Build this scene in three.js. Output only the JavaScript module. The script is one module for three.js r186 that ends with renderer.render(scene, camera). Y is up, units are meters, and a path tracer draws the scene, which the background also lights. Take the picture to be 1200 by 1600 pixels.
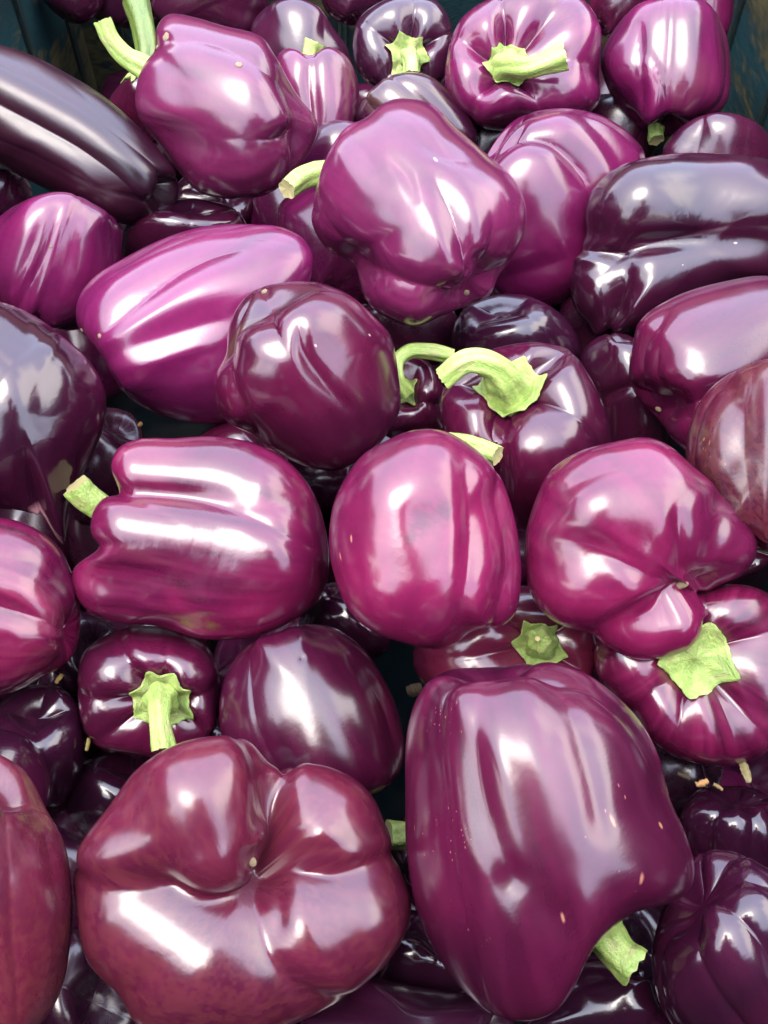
import * as THREE from 'three';
import { RoundedBoxGeometry } from 'three/addons/geometries/RoundedBoxGeometry.js';
import { mergeVertices } from 'three/addons/utils/BufferGeometryUtils.js';
import { MarchingCubes } from 'three/addons/objects/MarchingCubes.js';

// ------------------------------------------------------------------ camera, sky, sun, exposure
const scene = new THREE.Scene();
const PITCH = 54 * Math.PI / 180, FPX = 1443;              // looking down into the crate
const CAM = new THREE.Vector3(0, 0.463, 0);
const camera = new THREE.PerspectiveCamera(2 * Math.atan(800 / FPX) * 180 / Math.PI, 0.75, 0.01, 400);
camera.position.copy(CAM);
camera.rotation.x = -PITCH;
scene.add(camera);
const RIGHT = new THREE.Vector3(1, 0, 0), UP = new THREE.Vector3(0, Math.cos(PITCH), -Math.sin(PITCH)), FWD = new THREE.Vector3(0, -Math.sin(PITCH), -Math.cos(PITCH));
const W3 = (x, y, z) => new THREE.Vector3(x, y * UP.y + z * FWD.y, y * UP.z + z * FWD.z);   // right, up, forward -> world directions

const renderer = new THREE.WebGLRenderer({ antialias: true });
renderer.setSize(768, 1024);
renderer.toneMapping = THREE.LinearToneMapping;
renderer.toneMappingExposure = 5.5;
renderer.shadowMap.enabled = true;

function hash(x, y, s) { let h = Math.imul(x | 0, 374761393) ^ Math.imul(y | 0, 668265263) ^ Math.imul(s | 0, 1274126177); h = Math.imul(h ^ (h >>> 13), 1274126177); h ^= h >>> 16; return (h >>> 0) / 4294967296; }
function vnoise(x, y, s, px = 0) {                           // value noise, periodic in x when px > 0
  const xi = Math.floor(x), yi = Math.floor(y), fx = x - xi, fy = y - yi, w = (i) => px ? ((i % px) + px) % px : i;
  const sx = fx * fx * (3 - 2 * fx), sy = fy * fy * (3 - 2 * fy), a = w(xi), b = w(xi + 1);
  return (hash(a, yi, s) * (1 - sx) + hash(b, yi, s) * sx) * (1 - sy) + (hash(a, yi + 1, s) * (1 - sx) + hash(b, yi + 1, s) * sx) * sy;
}
const waves = new Map();
function smooth3(x, y, z, s) {                               // endlessly smooth field, about -0.5 .. 0.5
  if (!waves.has(s)) { const r = rng(s * 77 + 5), w = []; for (let i = 0; i < 7; i++) { const a = r() * 6.283, c = r() * 2 - 1, q = Math.sqrt(1 - c * c), f = 2.2 + 2.2 * r(); w.push([Math.cos(a) * q * f, Math.sin(a) * q * f, c * f, r() * 6.283]); } waves.set(s, w); }
  let t = 0; for (const [a, b, c, p] of waves.get(s)) t += Math.sin(a * x + b * y + c * z + p); return t * 0.13;
}
const clamp = (x, a = 0, b = 1) => Math.min(b, Math.max(a, x));
const sstep = (a, b, x) => { const t = clamp((x - a) / (b - a)); return t * t * (3 - 2 * t); };
function rng(seed) { let a = seed >>> 0; return () => { a = (a + 0x6D2B79F5) | 0; let t = Math.imul(a ^ (a >>> 15), 1 | a); t = (t + Math.imul(t ^ (t >>> 7), 61 | t)) ^ t; return ((t ^ (t >>> 14)) >>> 0) / 4294967296; }; }

const SUN = new THREE.Vector3(-0.25, 0.86, 0.30).normalize();
{ // bright overcast sky, a little brighter round the veiled sun
  const w = 1024, h = 512, d = new Float32Array(w * h * 4), v = new THREE.Vector3();
  for (let j = 0; j < h; j++) for (let i = 0; i < w; i++) {
    const el = ((j + 0.5) / h - 0.5) * Math.PI, az = ((i + 0.5) / w - 0.5) * 2 * Math.PI;
    v.set(Math.cos(el) * Math.cos(az), Math.sin(el), Math.cos(el) * Math.sin(az));
    const s = Math.max(0, v.y), k = 1 / (0.35 + s);
    let c = 0;
    for (let o = 0, a = 0.5, f = 1.3; o < 4; o++, a *= 0.5, f *= 2.1) c += a * vnoise(v.x * k * f + 7, v.z * k * f + 3, 11 + o);
    const cloud = sstep(0.36, 0.60, c), g = Math.max(0, v.dot(SUN));
    const hz = Math.pow(1 - s, 4), L = 1.9 * ((0.62 + 0.25 * s) * (1 + .25 * cloud) + 0.35 * Math.pow(g, 8)), blue = (1 - cloud) * (1 - .8 * hz) * (1 - Math.pow(g, 6));
    const n = (j * w + i) * 4;
    d[n] = L * (1 - .40 * blue); d[n + 1] = L * (.985 - .29 * blue); d[n + 2] = L * (1 - .04 * blue); d[n + 3] = 1;
  }
  const t = new THREE.DataTexture(d, w, h, THREE.RGBAFormat, THREE.FloatType);
  t.mapping = THREE.EquirectangularReflectionMapping; t.magFilter = t.minFilter = THREE.LinearFilter; t.needsUpdate = true;
  scene.background = t; scene.environment = t;
}
const sun = new THREE.DirectionalLight(new THREE.Color(1, 0.93, 0.82), 0.75);
sun.position.copy(SUN).multiplyScalar(6); sun.castShadow = true; sun.shadow.radius = 60;
sun.shadow.mapSize.set(2048, 2048);
Object.assign(sun.shadow.camera, { left: -1, right: 1, top: 1, bottom: -1, near: 0.5, far: 12 });
scene.add(sun, sun.target);

// ------------------------------------------------------------------ helpers
const taken = new Map();
function numbered(name) { const n = taken.get(name) || 0; taken.set(name, n + 1); return n ? `${name}_${String(n).padStart(3, '0')}` : name; }
function shade(o) { o.traverse((m) => { if (m.isMesh) { m.castShadow = m.receiveShadow = true; } }); return o; }
function mesh(name, g, m, parent) { const o = new THREE.Mesh(g, m); o.name = name; o.castShadow = o.receiveShadow = true; (parent || scene).add(o); return o; }
const srgb8 = (x) => Math.round(255 * clamp(x <= 0.0031308 ? 12.92 * x : 1.055 * Math.pow(x, 1 / 2.4) - 0.055));
function dataTex(w, h, fn, srgb = true) {
  const d = new Uint8Array(w * h * 4), c = [0, 0, 0];
  for (let j = 0; j < h; j++) for (let i = 0; i < w; i++) {
    fn((i + 0.5) / w, (j + 0.5) / h, c); const n = (j * w + i) * 4;
    for (let k = 0; k < 3; k++) d[n + k] = srgb ? srgb8(c[k]) : Math.round(255 * clamp(c[k]));
    d[n + 3] = 255;
  }
  const t = new THREE.DataTexture(d, w, h); t.wrapS = THREE.RepeatWrapping; t.wrapT = THREE.ClampToEdgeWrapping;
  t.magFilter = THREE.LinearFilter; t.minFilter = THREE.LinearMipmapLinearFilter; t.generateMipmaps = true;
  if (srgb) t.colorSpace = THREE.SRGBColorSpace; t.needsUpdate = true; return t;
}
// depth along the lens axis at which the heap's upper layer lies for photo row py
const heapDepth = (py) => { const v = (800 - py) / FPX; return 0.293 / (Math.sin(PITCH) - Math.cos(PITCH) * v); };
const viewAt = (px, py, z) => new THREE.Vector3((px - 600) / FPX * z, (800 - py) / FPX * z, z);   // right, up, forward from the lens
const toWorld = (v) => W3(v.x, v.y, v.z).add(CAM);

// ------------------------------------------------------------------ the pepper maker
const CREST = [[0, .80], [.1, .80], [.22, .835], [.36, .93], [.52, 1], [.7, .985], [.86, .88], [.96, .66], [1, .35], [.99, 0], [.955, -.35], [.9, -.62], [.8, -.83], [.64, -.97], [.46, -1], [.28, -.95], [.14, -.89], [.06, -.87], [0, -.87]];
const PROFILE = (() => {                                    // side view of a lobe, rounded off until nothing in it is abrupt
  let q = new THREE.CatmullRomCurve3(CREST.map(([r, y]) => new THREE.Vector3(r, y, 0)), false, 'centripetal').getSpacedPoints(400).map((p) => [p.x, p.y]);
  for (let k = 0; k < 160; k++) q = q.map(([r, y], i) => { const a = i ? q[i - 1] : [-q[1][0], q[1][1]], b = i < 400 ? q[i + 1] : [-q[399][0], q[399][1]]; return [i && i < 400 ? (a[0] + 2 * r + b[0]) / 4 : 0, (a[1] + 2 * y + b[1]) / 4]; });
  const m = Math.max(...q.map((p) => p[0])), top = Math.max(...q.map((p) => p[1])), low = -Math.min(...q.map((p) => p[1])); q = q.map(([r, y]) => [r / m, y > 0 ? y / top : y / low]);
  const len = [0]; for (let i = 1; i <= 400; i++) len.push(len[i - 1] + Math.hypot(q[i][0] - q[i - 1][0], q[i][1] - q[i - 1][1]));
  return (t) => { const L = t * len[400]; let i = 0; while (i < 399 && len[i + 1] < L) i++; const f = (L - len[i]) / (len[i + 1] - len[i]); return { x: q[i][0] + (q[i + 1][0] - q[i][0]) * f, y: q[i][1] + (q[i + 1][1] - q[i][1]) * f }; };
})();

function shapePepper(s, seed) {
  const rnd = rng(seed), nu = s.hi ? 220 : 132, nt = s.hi ? 160 : 96, nv = (nu + 1) * (nt + 1);
  const L = s.L ?? 1.1, tap = s.tap ?? 0.92, dimp = s.dimp ?? 1, bdimp = s.bdimp ?? 1;
  const A = new THREE.Vector3(...s.ax).normalize();          // right, up, towards the camera
  const ref = Math.abs(A.z) < 0.8 ? new THREE.Vector3(0, 0, 1) : new THREE.Vector3(0, 1, 0);
  const Z = ref.addScaledVector(A, -ref.dot(A)).normalize(), X = new THREE.Vector3().crossVectors(A, Z);
  const n = s.f?.[0] ?? 4, roll = s.f?.[1] ?? 20, fd = s.f?.[2] ?? 0.16, fm = s.f?.[3] ?? 0.5;
  const fu = Array.isArray(n) ? [...n] : []; for (let i = 0; i < n; i++) fu.push(((roll + (i + (rnd() - 0.5) * 0.3) * 360 / n) % 360 + 360) % 360);
  fu.sort((a, b) => a - b);
  const big = fu.map(() => [(rnd() - 0.5) * 0.1, (rnd() - 0.5) * 0.14, (rnd() - 0.5) * 0.14, 0.7 + rnd() * 0.6]);
  const prof = Array.from({ length: nt + 1 }, (_, j) => PROFILE(j / nt)), yTop = prof[0].y, yLow = prof[nt].y, P = new Float32Array(nv * 3), UV = new Float32Array(nv * 2);
  const wob = s.wob ?? 1;
  for (let i = 0; i <= nu; i++) {
    const u = i / nu, deg = (u * 360) % 360, ph = deg * Math.PI / 180;
    let k = fu.length - 1; for (let q = 0; q < fu.length; q++) if (deg >= fu[q]) k = q;
    const wrapLow = deg < fu[0], a = wrapLow ? fu[fu.length - 1] - 360 : fu[k], b = wrapLow ? fu[0] : (k + 1 < fu.length ? fu[k + 1] : fu[0] + 360);
    let t = 2 * (deg - a) / (b - a) - 1, f = (1 - Math.sqrt(1 - Math.min(1, t * t) * 0.97)) / 0.827;
    const bg = big[k], nb = big[(k + 1) % big.length], kn = (k + 1) % fu.length, soft = s.fs ? (t < 0 ? s.fs[k] : s.fs[kn]) : .25;
    f = f * (1 - soft) + Math.pow(.5 - .5 * Math.cos(Math.PI * Math.min(1, Math.abs(t))), 1.3) * soft;
    const fk = s.fw ? (t < 0 ? s.fw[k] : s.fw[kn]) : t < 0 ? bg[3] : nb[3];
    for (let j = 0; j <= nt; j++) {
      const v = j / nt, p = prof[j], end = Math.abs(2 * v - 1), e = sstep(0.25, 0.75, end);
      const rr = p.x, top = v < 0.5, bump = Math.pow(Math.sin(Math.PI * rr), 2) * sstep(0.1, 0.9, end);
      let r = rr * (1 - fd * fk * f * (fm + (1 - fm) * e)) * (1 + bg[0] * (1 - f)) * (1 - (1 - tap) * sstep(0.35, 1, v));
      let y = p.y;
      if (top) y += (1 - dimp) * (1 - yTop) * Math.exp(-rr * rr / .12); else y -= (1 - bdimp) * (1 + yLow) * Math.exp(-rr * rr / .10);
      y += (top ? -1 : 1) * bump * (fd * 1.3 * f * fk) + (top ? bg[1] : -bg[2]) * (1 - f) * bump * 0.9;
      const m = (j * (nu + 1) + i), ca = Math.cos(ph), sa = Math.sin(ph);
      const n1 = smooth3(ca * .9, sa * .9, v * 1.4, seed), n2 = smooth3(ca * 2.2, sa * 2.2, v * 2.4, seed + 1), n3 = smooth3(ca * 5.5, sa * 5.5, v * 2.2, seed + 2);
      r *= 1 + wob * (0.06 * n1 + 0.024 * n2 + 0.005 * n3);
      y *= L;
      P[m * 3] = X.x * sa * r + A.x * y + Z.x * ca * r; P[m * 3 + 1] = X.y * sa * r + A.y * y + Z.y * ca * r; P[m * 3 + 2] = (X.z * sa * r + A.z * y + Z.z * ca * r) * (s.th ?? 1);
      UV[m * 2] = u; UV[m * 2 + 1] = v;
    }
  }
  // ---- take the size and the outline of the real pepper
  const o = s.o, pts = []; for (let i = 0; i < o.length; i += 2) pts.push(new THREE.Vector3(o[i], o[i + 1], 0));
  const poly = new THREE.CatmullRomCurve3(pts, true, 'centripetal').getPoints(pts.length * 8);
  let cx = 0, cy = 0, ar = 0;
  for (let i = 0; i < poly.length - 1; i++) { const c = poly[i].x * poly[i + 1].y - poly[i + 1].x * poly[i].y; ar += c; cx += (poly[i].x + poly[i + 1].x) * c; cy += (poly[i].y + poly[i + 1].y) * c; }
  cx /= 3 * ar; cy /= 3 * ar; if (s.c) [cx, cy] = s.c;
  const NB = 180, T = new Float32Array(NB);
  for (let b = 0; b < NB; b++) {
    const th = (b + 0.5) / NB * 2 * Math.PI, dx = Math.cos(th), dy = -Math.sin(th); let best = 1;
    for (let i = 0; i < poly.length - 1; i++) {
      const ax = poly[i].x - cx, ay = poly[i].y - cy, ex = poly[i + 1].x - poly[i].x, ey = poly[i + 1].y - poly[i].y, den = dx * ey - dy * ex;
      if (Math.abs(den) < 1e-9) continue; const tt = (ax * ey - ay * ex) / den, ss = (ax * dy - ay * dx) / den;
      if (tt > 0 && ss >= 0 && ss <= 1) best = Math.max(best, tt);
    }
    T[b] = best;
  }
  const z0 = heapDepth(cy) + (s.lay ?? 0), C = viewAt(cx, cy, z0), m2p = FPX / z0;
  const mt = T.reduce((a, b) => a + b, 0) / NB;
  const px = (m) => { const z = C.z - P[m * 3 + 2]; return [600 + FPX * (C.x + P[m * 3]) / z, 800 - FPX * (C.y + P[m * 3 + 1]) / z]; };
  const sil = () => {
    const S = new Float32Array(NB);
    for (let m = 0; m < nv; m++) { const [x, y] = px(m), dx = x - cx, dy = cy - y, r = Math.hypot(dx, dy), b = Math.floor(((Math.atan2(dy, dx) / (2 * Math.PI)) % 1 + 1) % 1 * NB) % NB; if (r > S[b]) S[b] = r; }
    for (let b = 0; b < NB; b++) if (!S[b]) S[b] = Math.max(S[(b + 1) % NB], S[(b + NB - 1) % NB], 1e-3);
    return S;
  };
  const smooth = (a, sg) => { const R = Math.ceil(sg * 3), out = new Float32Array(NB); for (let b = 0; b < NB; b++) { let q = 0, w = 0; for (let k = -R; k <= R; k++) { const g = Math.exp(-k * k / (2 * sg * sg)); q += g * a[((b + k) % NB + NB) % NB]; w += g; } out[b] = q / w; } return out; };
  // first guess of the size (pinhole, so two rounds)
  for (let m = 0; m < nv * 3; m++) P[m] *= mt / m2p / 1.05;
  for (let r = 0; r < 2; r++) { const S = sil(), ms = S.reduce((a, b) => a + b, 0) / NB, q = mt / ms; for (let m = 0; m < nv * 3; m++) P[m] *= q; }
  const R0 = mt / m2p;
  if (s.lobes) {                                             // a fruit of separately swollen lobes: round bodies that run into one another, seen from a point inside
    const sdf = (x, y, z) => {
      let d = 1e9;
      for (const [x1, y1, z1, x2, y2, z2, ra, rb, k] of s.lobes) {
        const bx = x2 - x1, by = y2 - y1, bz = z2 - z1, l = bx * bx + by * by + bz * bz, t = l ? clamp(((x - x1) * bx + (y - y1) * by + (z - z1) * bz) / l) : 0;
        const e = Math.hypot(x - x1 - bx * t, y - y1 - by * t, z - z1 - bz * t) - (ra + (rb - ra) * t), h = Math.max(0, k - Math.abs(d - e)) / k;
        d = Math.min(d, e) - h * h * k * .25;
      }
      return d;
    };
    const oz = s.oz ?? -40;
    for (let i = 0; i <= nu; i++) for (let j = 0; j <= nt; j++) {
      const ph = (i % nu) / nu * 2 * Math.PI, th = Math.PI * j / nt, sn = Math.sin(th), cs = Math.cos(th), a = Math.sin(ph) * sn, b = Math.cos(ph) * sn;
      const dx = X.x * a + A.x * cs + Z.x * b, dy = X.y * a + A.y * cs + Z.y * b, dz = X.z * a + A.z * cs + Z.z * b; let t = 520;
      for (let q = 0; q < 160 && t > 5; q++) { const d = sdf(cx + dx * t, cy - dy * t, oz + dz * t); if (d < .05) break; t -= Math.max(.15, d * .9); }
      t *= 1 + wob * (.02 * smooth3(dx * 1.2, dy * 1.2, dz * 1.2, seed) + .016 * smooth3(dx * 2.6, dy * 2.6, dz * 2.6, seed + 1) + .004 * smooth3(dx * 6, dy * 6, dz * 6, seed + 2));
      const m = j * (nu + 1) + i; P[m * 3] = dx * t / m2p; P[m * 3 + 1] = dy * t / m2p; P[m * 3 + 2] = dz * t / m2p;
    }
  }
  const ix = (i, j) => j * (nu + 1) + i;
  for (const [spot, j, sg] of [[s.pole, 0, 1], [s.tip, nt, -1]]) if (spot) {   // bring the stem or blossom end to where it is
    const m0 = ix(0, j), z = C.z - P[m0 * 3 + 2], dx = (spot[0] - 600) / FPX * z - C.x - P[m0 * 3], dy = (800 - spot[1]) / FPX * z - C.y - P[m0 * 3 + 1], q0 = [P[m0 * 3], P[m0 * 3 + 1], P[m0 * 3 + 2]];
    for (let m = 0; m < nv; m++) { const d = Math.hypot(P[m * 3] - q0[0], P[m * 3 + 1] - q0[1], P[m * 3 + 2] - q0[2]) / R0, w = Math.exp(-d * d / 0.9); P[m * 3] += dx * w; P[m * 3 + 1] += dy * w; }
  }
  for (let it = 0; it < 9; it++) {
    const S = sil();
    if (it < 3) {                                            // stretch as a whole: least squares of outline on outline
      const M = Array.from({ length: 3 }, () => [0, 0, 0]), bx = [0, 0, 0], by = [0, 0, 0];
      for (let b = 0; b < NB; b++) { const t = (b + .5) / NB * 2 * Math.PI, v = [S[b] * Math.cos(t), S[b] * Math.sin(t), mt]; for (let i = 0; i < 3; i++) { for (let j = 0; j < 3; j++) M[i][j] += v[i] * v[j]; bx[i] += v[i] * T[b] * Math.cos(t); by[i] += v[i] * T[b] * Math.sin(t); } }
      const inv = new THREE.Matrix3().set(...M.flat()).invert(), kx = new THREE.Vector3(...bx).applyMatrix3(inv), ky = new THREE.Vector3(...by).applyMatrix3(inv), off = mt / m2p;
      for (let m = 0; m < nv; m++) { const x = P[m * 3], y = P[m * 3 + 1]; P[m * 3] = kx.x * x + kx.y * y + kx.z * off; P[m * 3 + 1] = ky.x * x + ky.y * y + ky.z * off; }
      continue;
    }
    const ratio = new Float32Array(NB); for (let b = 0; b < NB; b++) ratio[b] = T[b] / S[b];
    const q = smooth(ratio, it < 5 ? 7 : s.sg ?? 2.2);
    for (let m = 0; m < nv; m++) {
      const [x, y] = px(m), dx = x - cx, dy = cy - y, r = Math.hypot(dx, dy), fb = (((Math.atan2(dy, dx) / (2 * Math.PI)) % 1 + 1) % 1) * NB - 0.5, b0 = Math.floor(fb), fr = fb - b0, bA = (b0 + NB) % NB, bB = (b0 + 1) % NB;
      const k = q[bA] * (1 - fr) + q[bB] * fr, Sb = S[bA] * (1 - fr) + S[bB] * fr, e = 1 + (k - 1) * sstep(0.05, 1, r / Sb);
      P[m * 3] *= e; P[m * 3 + 1] *= e;
    }
  }
  const N = new Float32Array(nv * 3), idx = [];
  for (let j = 0; j < nt; j++) for (let i = 0; i < nu; i++) { const a = ix(i, j), b = ix(i + 1, j), c = ix(i, j + 1), d = ix(i + 1, j + 1); if (j > 0) idx.push(a, c, b); if (j < nt - 1) idx.push(b, c, d); }
  const flip = [];
  const normals = () => {
    N.fill(0);
    for (let k = 0; k < idx.length; k += 3) {
      const [a, b, c] = [idx[k] * 3, idx[k + 1] * 3, idx[k + 2] * 3];
      const ux = P[b] - P[a], uy = P[b + 1] - P[a + 1], uz = P[b + 2] - P[a + 2], vx = P[c] - P[a], vy = P[c + 1] - P[a + 1], vz = P[c + 2] - P[a + 2];
      const x = uy * vz - uz * vy, y = uz * vx - ux * vz, z = ux * vy - uy * vx;
      for (const q of [a, b, c]) { N[q] += x; N[q + 1] += y; N[q + 2] += z; }
    }
    for (let j = 0; j <= nt; j++) for (let k = 0; k < 3; k++) { const a = ix(0, j) * 3 + k, b = ix(nu, j) * 3 + k, q = N[a] + N[b]; N[a] = N[b] = q; }
    for (const j of [0, nt]) for (let k = 0; k < 3; k++) { let q = 0; for (let i = 0; i < nu; i++) q += N[ix(i, j) * 3 + k]; for (let i = 0; i <= nu; i++) N[ix(i, j) * 3 + k] = q; }
    for (let m = 0; m < nv; m++) { const l = Math.hypot(N[m * 3], N[m * 3 + 1], N[m * 3 + 2]) || 1; N[m * 3] /= l; N[m * 3 + 1] /= l; N[m * 3 + 2] /= l; }
  };
  normals();
  { let out = 0; for (let m = 0; m < nv; m += 7) out += P[m * 3] * N[m * 3] + P[m * 3 + 1] * N[m * 3 + 1] + P[m * 3 + 2] * N[m * 3 + 2]; if (out < 0) { for (let k = 0; k < idx.length; k += 3) [idx[k + 1], idx[k + 2]] = [idx[k + 2], idx[k + 1]]; normals(); } }
  // ---- furrows and dents that this pepper has
  const push = (fn) => { const D = new Float32Array(nv); for (let m = 0; m < nv; m++) { const z = C.z - P[m * 3 + 2], fx = -(C.x + P[m * 3]) / z, fy = -(C.y + P[m * 3 + 1]) / z, face = (N[m * 3] * fx + N[m * 3 + 1] * fy + N[m * 3 + 2]) / Math.hypot(fx, fy, 1), g = sstep(-0.1, 0.25, face); if (g > 0) D[m] = g * fn(...px(m)); } for (let m = 0; m < nv; m++) if (D[m]) for (let k = 0; k < 3; k++) P[m * 3 + k] -= N[m * 3 + k] * D[m] / m2p; normals(); };
  const lines = (s.s ?? []).map(([w, d, sharp, ...c]) => {
    const pp = []; for (let i = 0; i < c.length; i += 2) pp.push(new THREE.Vector3(c[i], c[i + 1], 0));
    const line = pp.length > 2 ? new THREE.CatmullRomCurve3(pp, false, 'centripetal').getPoints(pp.length * 6) : pp, len = [0];
    for (let i = 1; i < line.length; i++) len.push(len[i - 1] + line[i].distanceTo(line[i - 1]));
    return { w, d, sharp, line, len };
  });
  if (lines.length) push((x, y) => {
    let deep = 0, up = 0;
    for (const { w, d, sharp, line, len } of lines) {
      let best = 1e9, at = 0; const tot = len[len.length - 1];
      for (let i = 0; i < line.length - 1; i++) { const ex = line[i + 1].x - line[i].x, ey = line[i + 1].y - line[i].y, l2 = ex * ex + ey * ey || 1, t = clamp(((x - line[i].x) * ex + (y - line[i].y) * ey) / l2), q = Math.hypot(x - line[i].x - ex * t, y - line[i].y - ey * t); if (q < best) { best = q; at = (len[i] + t * Math.sqrt(l2)) / tot; } }
      if (best > w) continue; const q = best / w, soft = Math.pow(Math.cos(q * Math.PI / 2), 2), v = Math.pow(1 - q, 2.2);
      const k = d * (soft * (1 - sharp) + v * sharp) * Math.pow(Math.sin(Math.PI * clamp(0.08 + at * 0.84)), 0.6);
      if (k < 0) up += k; else deep = Math.pow(Math.pow(deep, 4) + Math.pow(k, 4), .25);
    }
    return deep + up;
  });
  for (const [x0, y0, r0, d] of s.dn ?? []) push((x, y) => { const q = ((x - x0) ** 2 + (y - y0) ** 2) / (r0 * r0); return q > 5 ? 0 : d * Math.exp(-q * 1.2); });
  for (let k = 0; k < (s.relax ?? 0); k++) {                 // let the skin tighten over the folds
    const Q = P.slice();
    for (let j = 2; j < nt - 1; j++) for (let i = 0; i <= nu; i++) for (let q = 0; q < 3; q++) P[ix(i, j) * 3 + q] = .5 * Q[ix(i, j) * 3 + q] + .125 * (Q[ix(i, j - 1) * 3 + q] + Q[ix(i, j + 1) * 3 + q] + Q[ix(i ? i - 1 : nu - 1, j) * 3 + q] + Q[ix(i < nu ? i + 1 : 1, j) * 3 + q]);
    normals();
  }
  const hit = (x, y) => {                                    // the surface seen at a point of the photograph
    let best = -1, bd = 1e9; for (let m = 0; m < nv; m++) { if (N[m * 3 + 2] < -0.2) continue; const [qx, qy] = px(m), q = Math.hypot(qx - x, qy - y) - P[m * 3 + 2] * m2p * 0.15; if (q < bd) { bd = q; best = m; } }
    return { p: new THREE.Vector3(P[best * 3], P[best * 3 + 1], P[best * 3 + 2]), n: new THREE.Vector3(N[best * 3], N[best * 3 + 1], N[best * 3 + 2]), u: UV[best * 2], v: UV[best * 2 + 1] };
  };
  return { P, N, UV, idx, nv, nu, nt, C, m2p, A, R0, hit, ix, fu };
}

// view-frame geometry (right, up, towards) -> world-axes geometry
function geo(P, N, UV, idx) {
  const n = P.length / 3, p = new Float32Array(n * 3), q = new Float32Array(n * 3);
  for (let m = 0; m < n; m++) {
    const a = W3(P[m * 3], P[m * 3 + 1], -P[m * 3 + 2]); p.set([a.x, a.y, a.z], m * 3);
    if (N) { const b = W3(N[m * 3], N[m * 3 + 1], -N[m * 3 + 2]); q.set([b.x, b.y, b.z], m * 3); }
  }
  const g = new THREE.BufferGeometry();
  g.setAttribute('position', new THREE.BufferAttribute(p, 3)); if (UV) g.setAttribute('uv', new THREE.BufferAttribute(UV, 2));
  g.setIndex(idx); if (N) g.setAttribute('normal', new THREE.BufferAttribute(q, 3)); else g.computeVertexNormals();
  return g;
}

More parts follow.
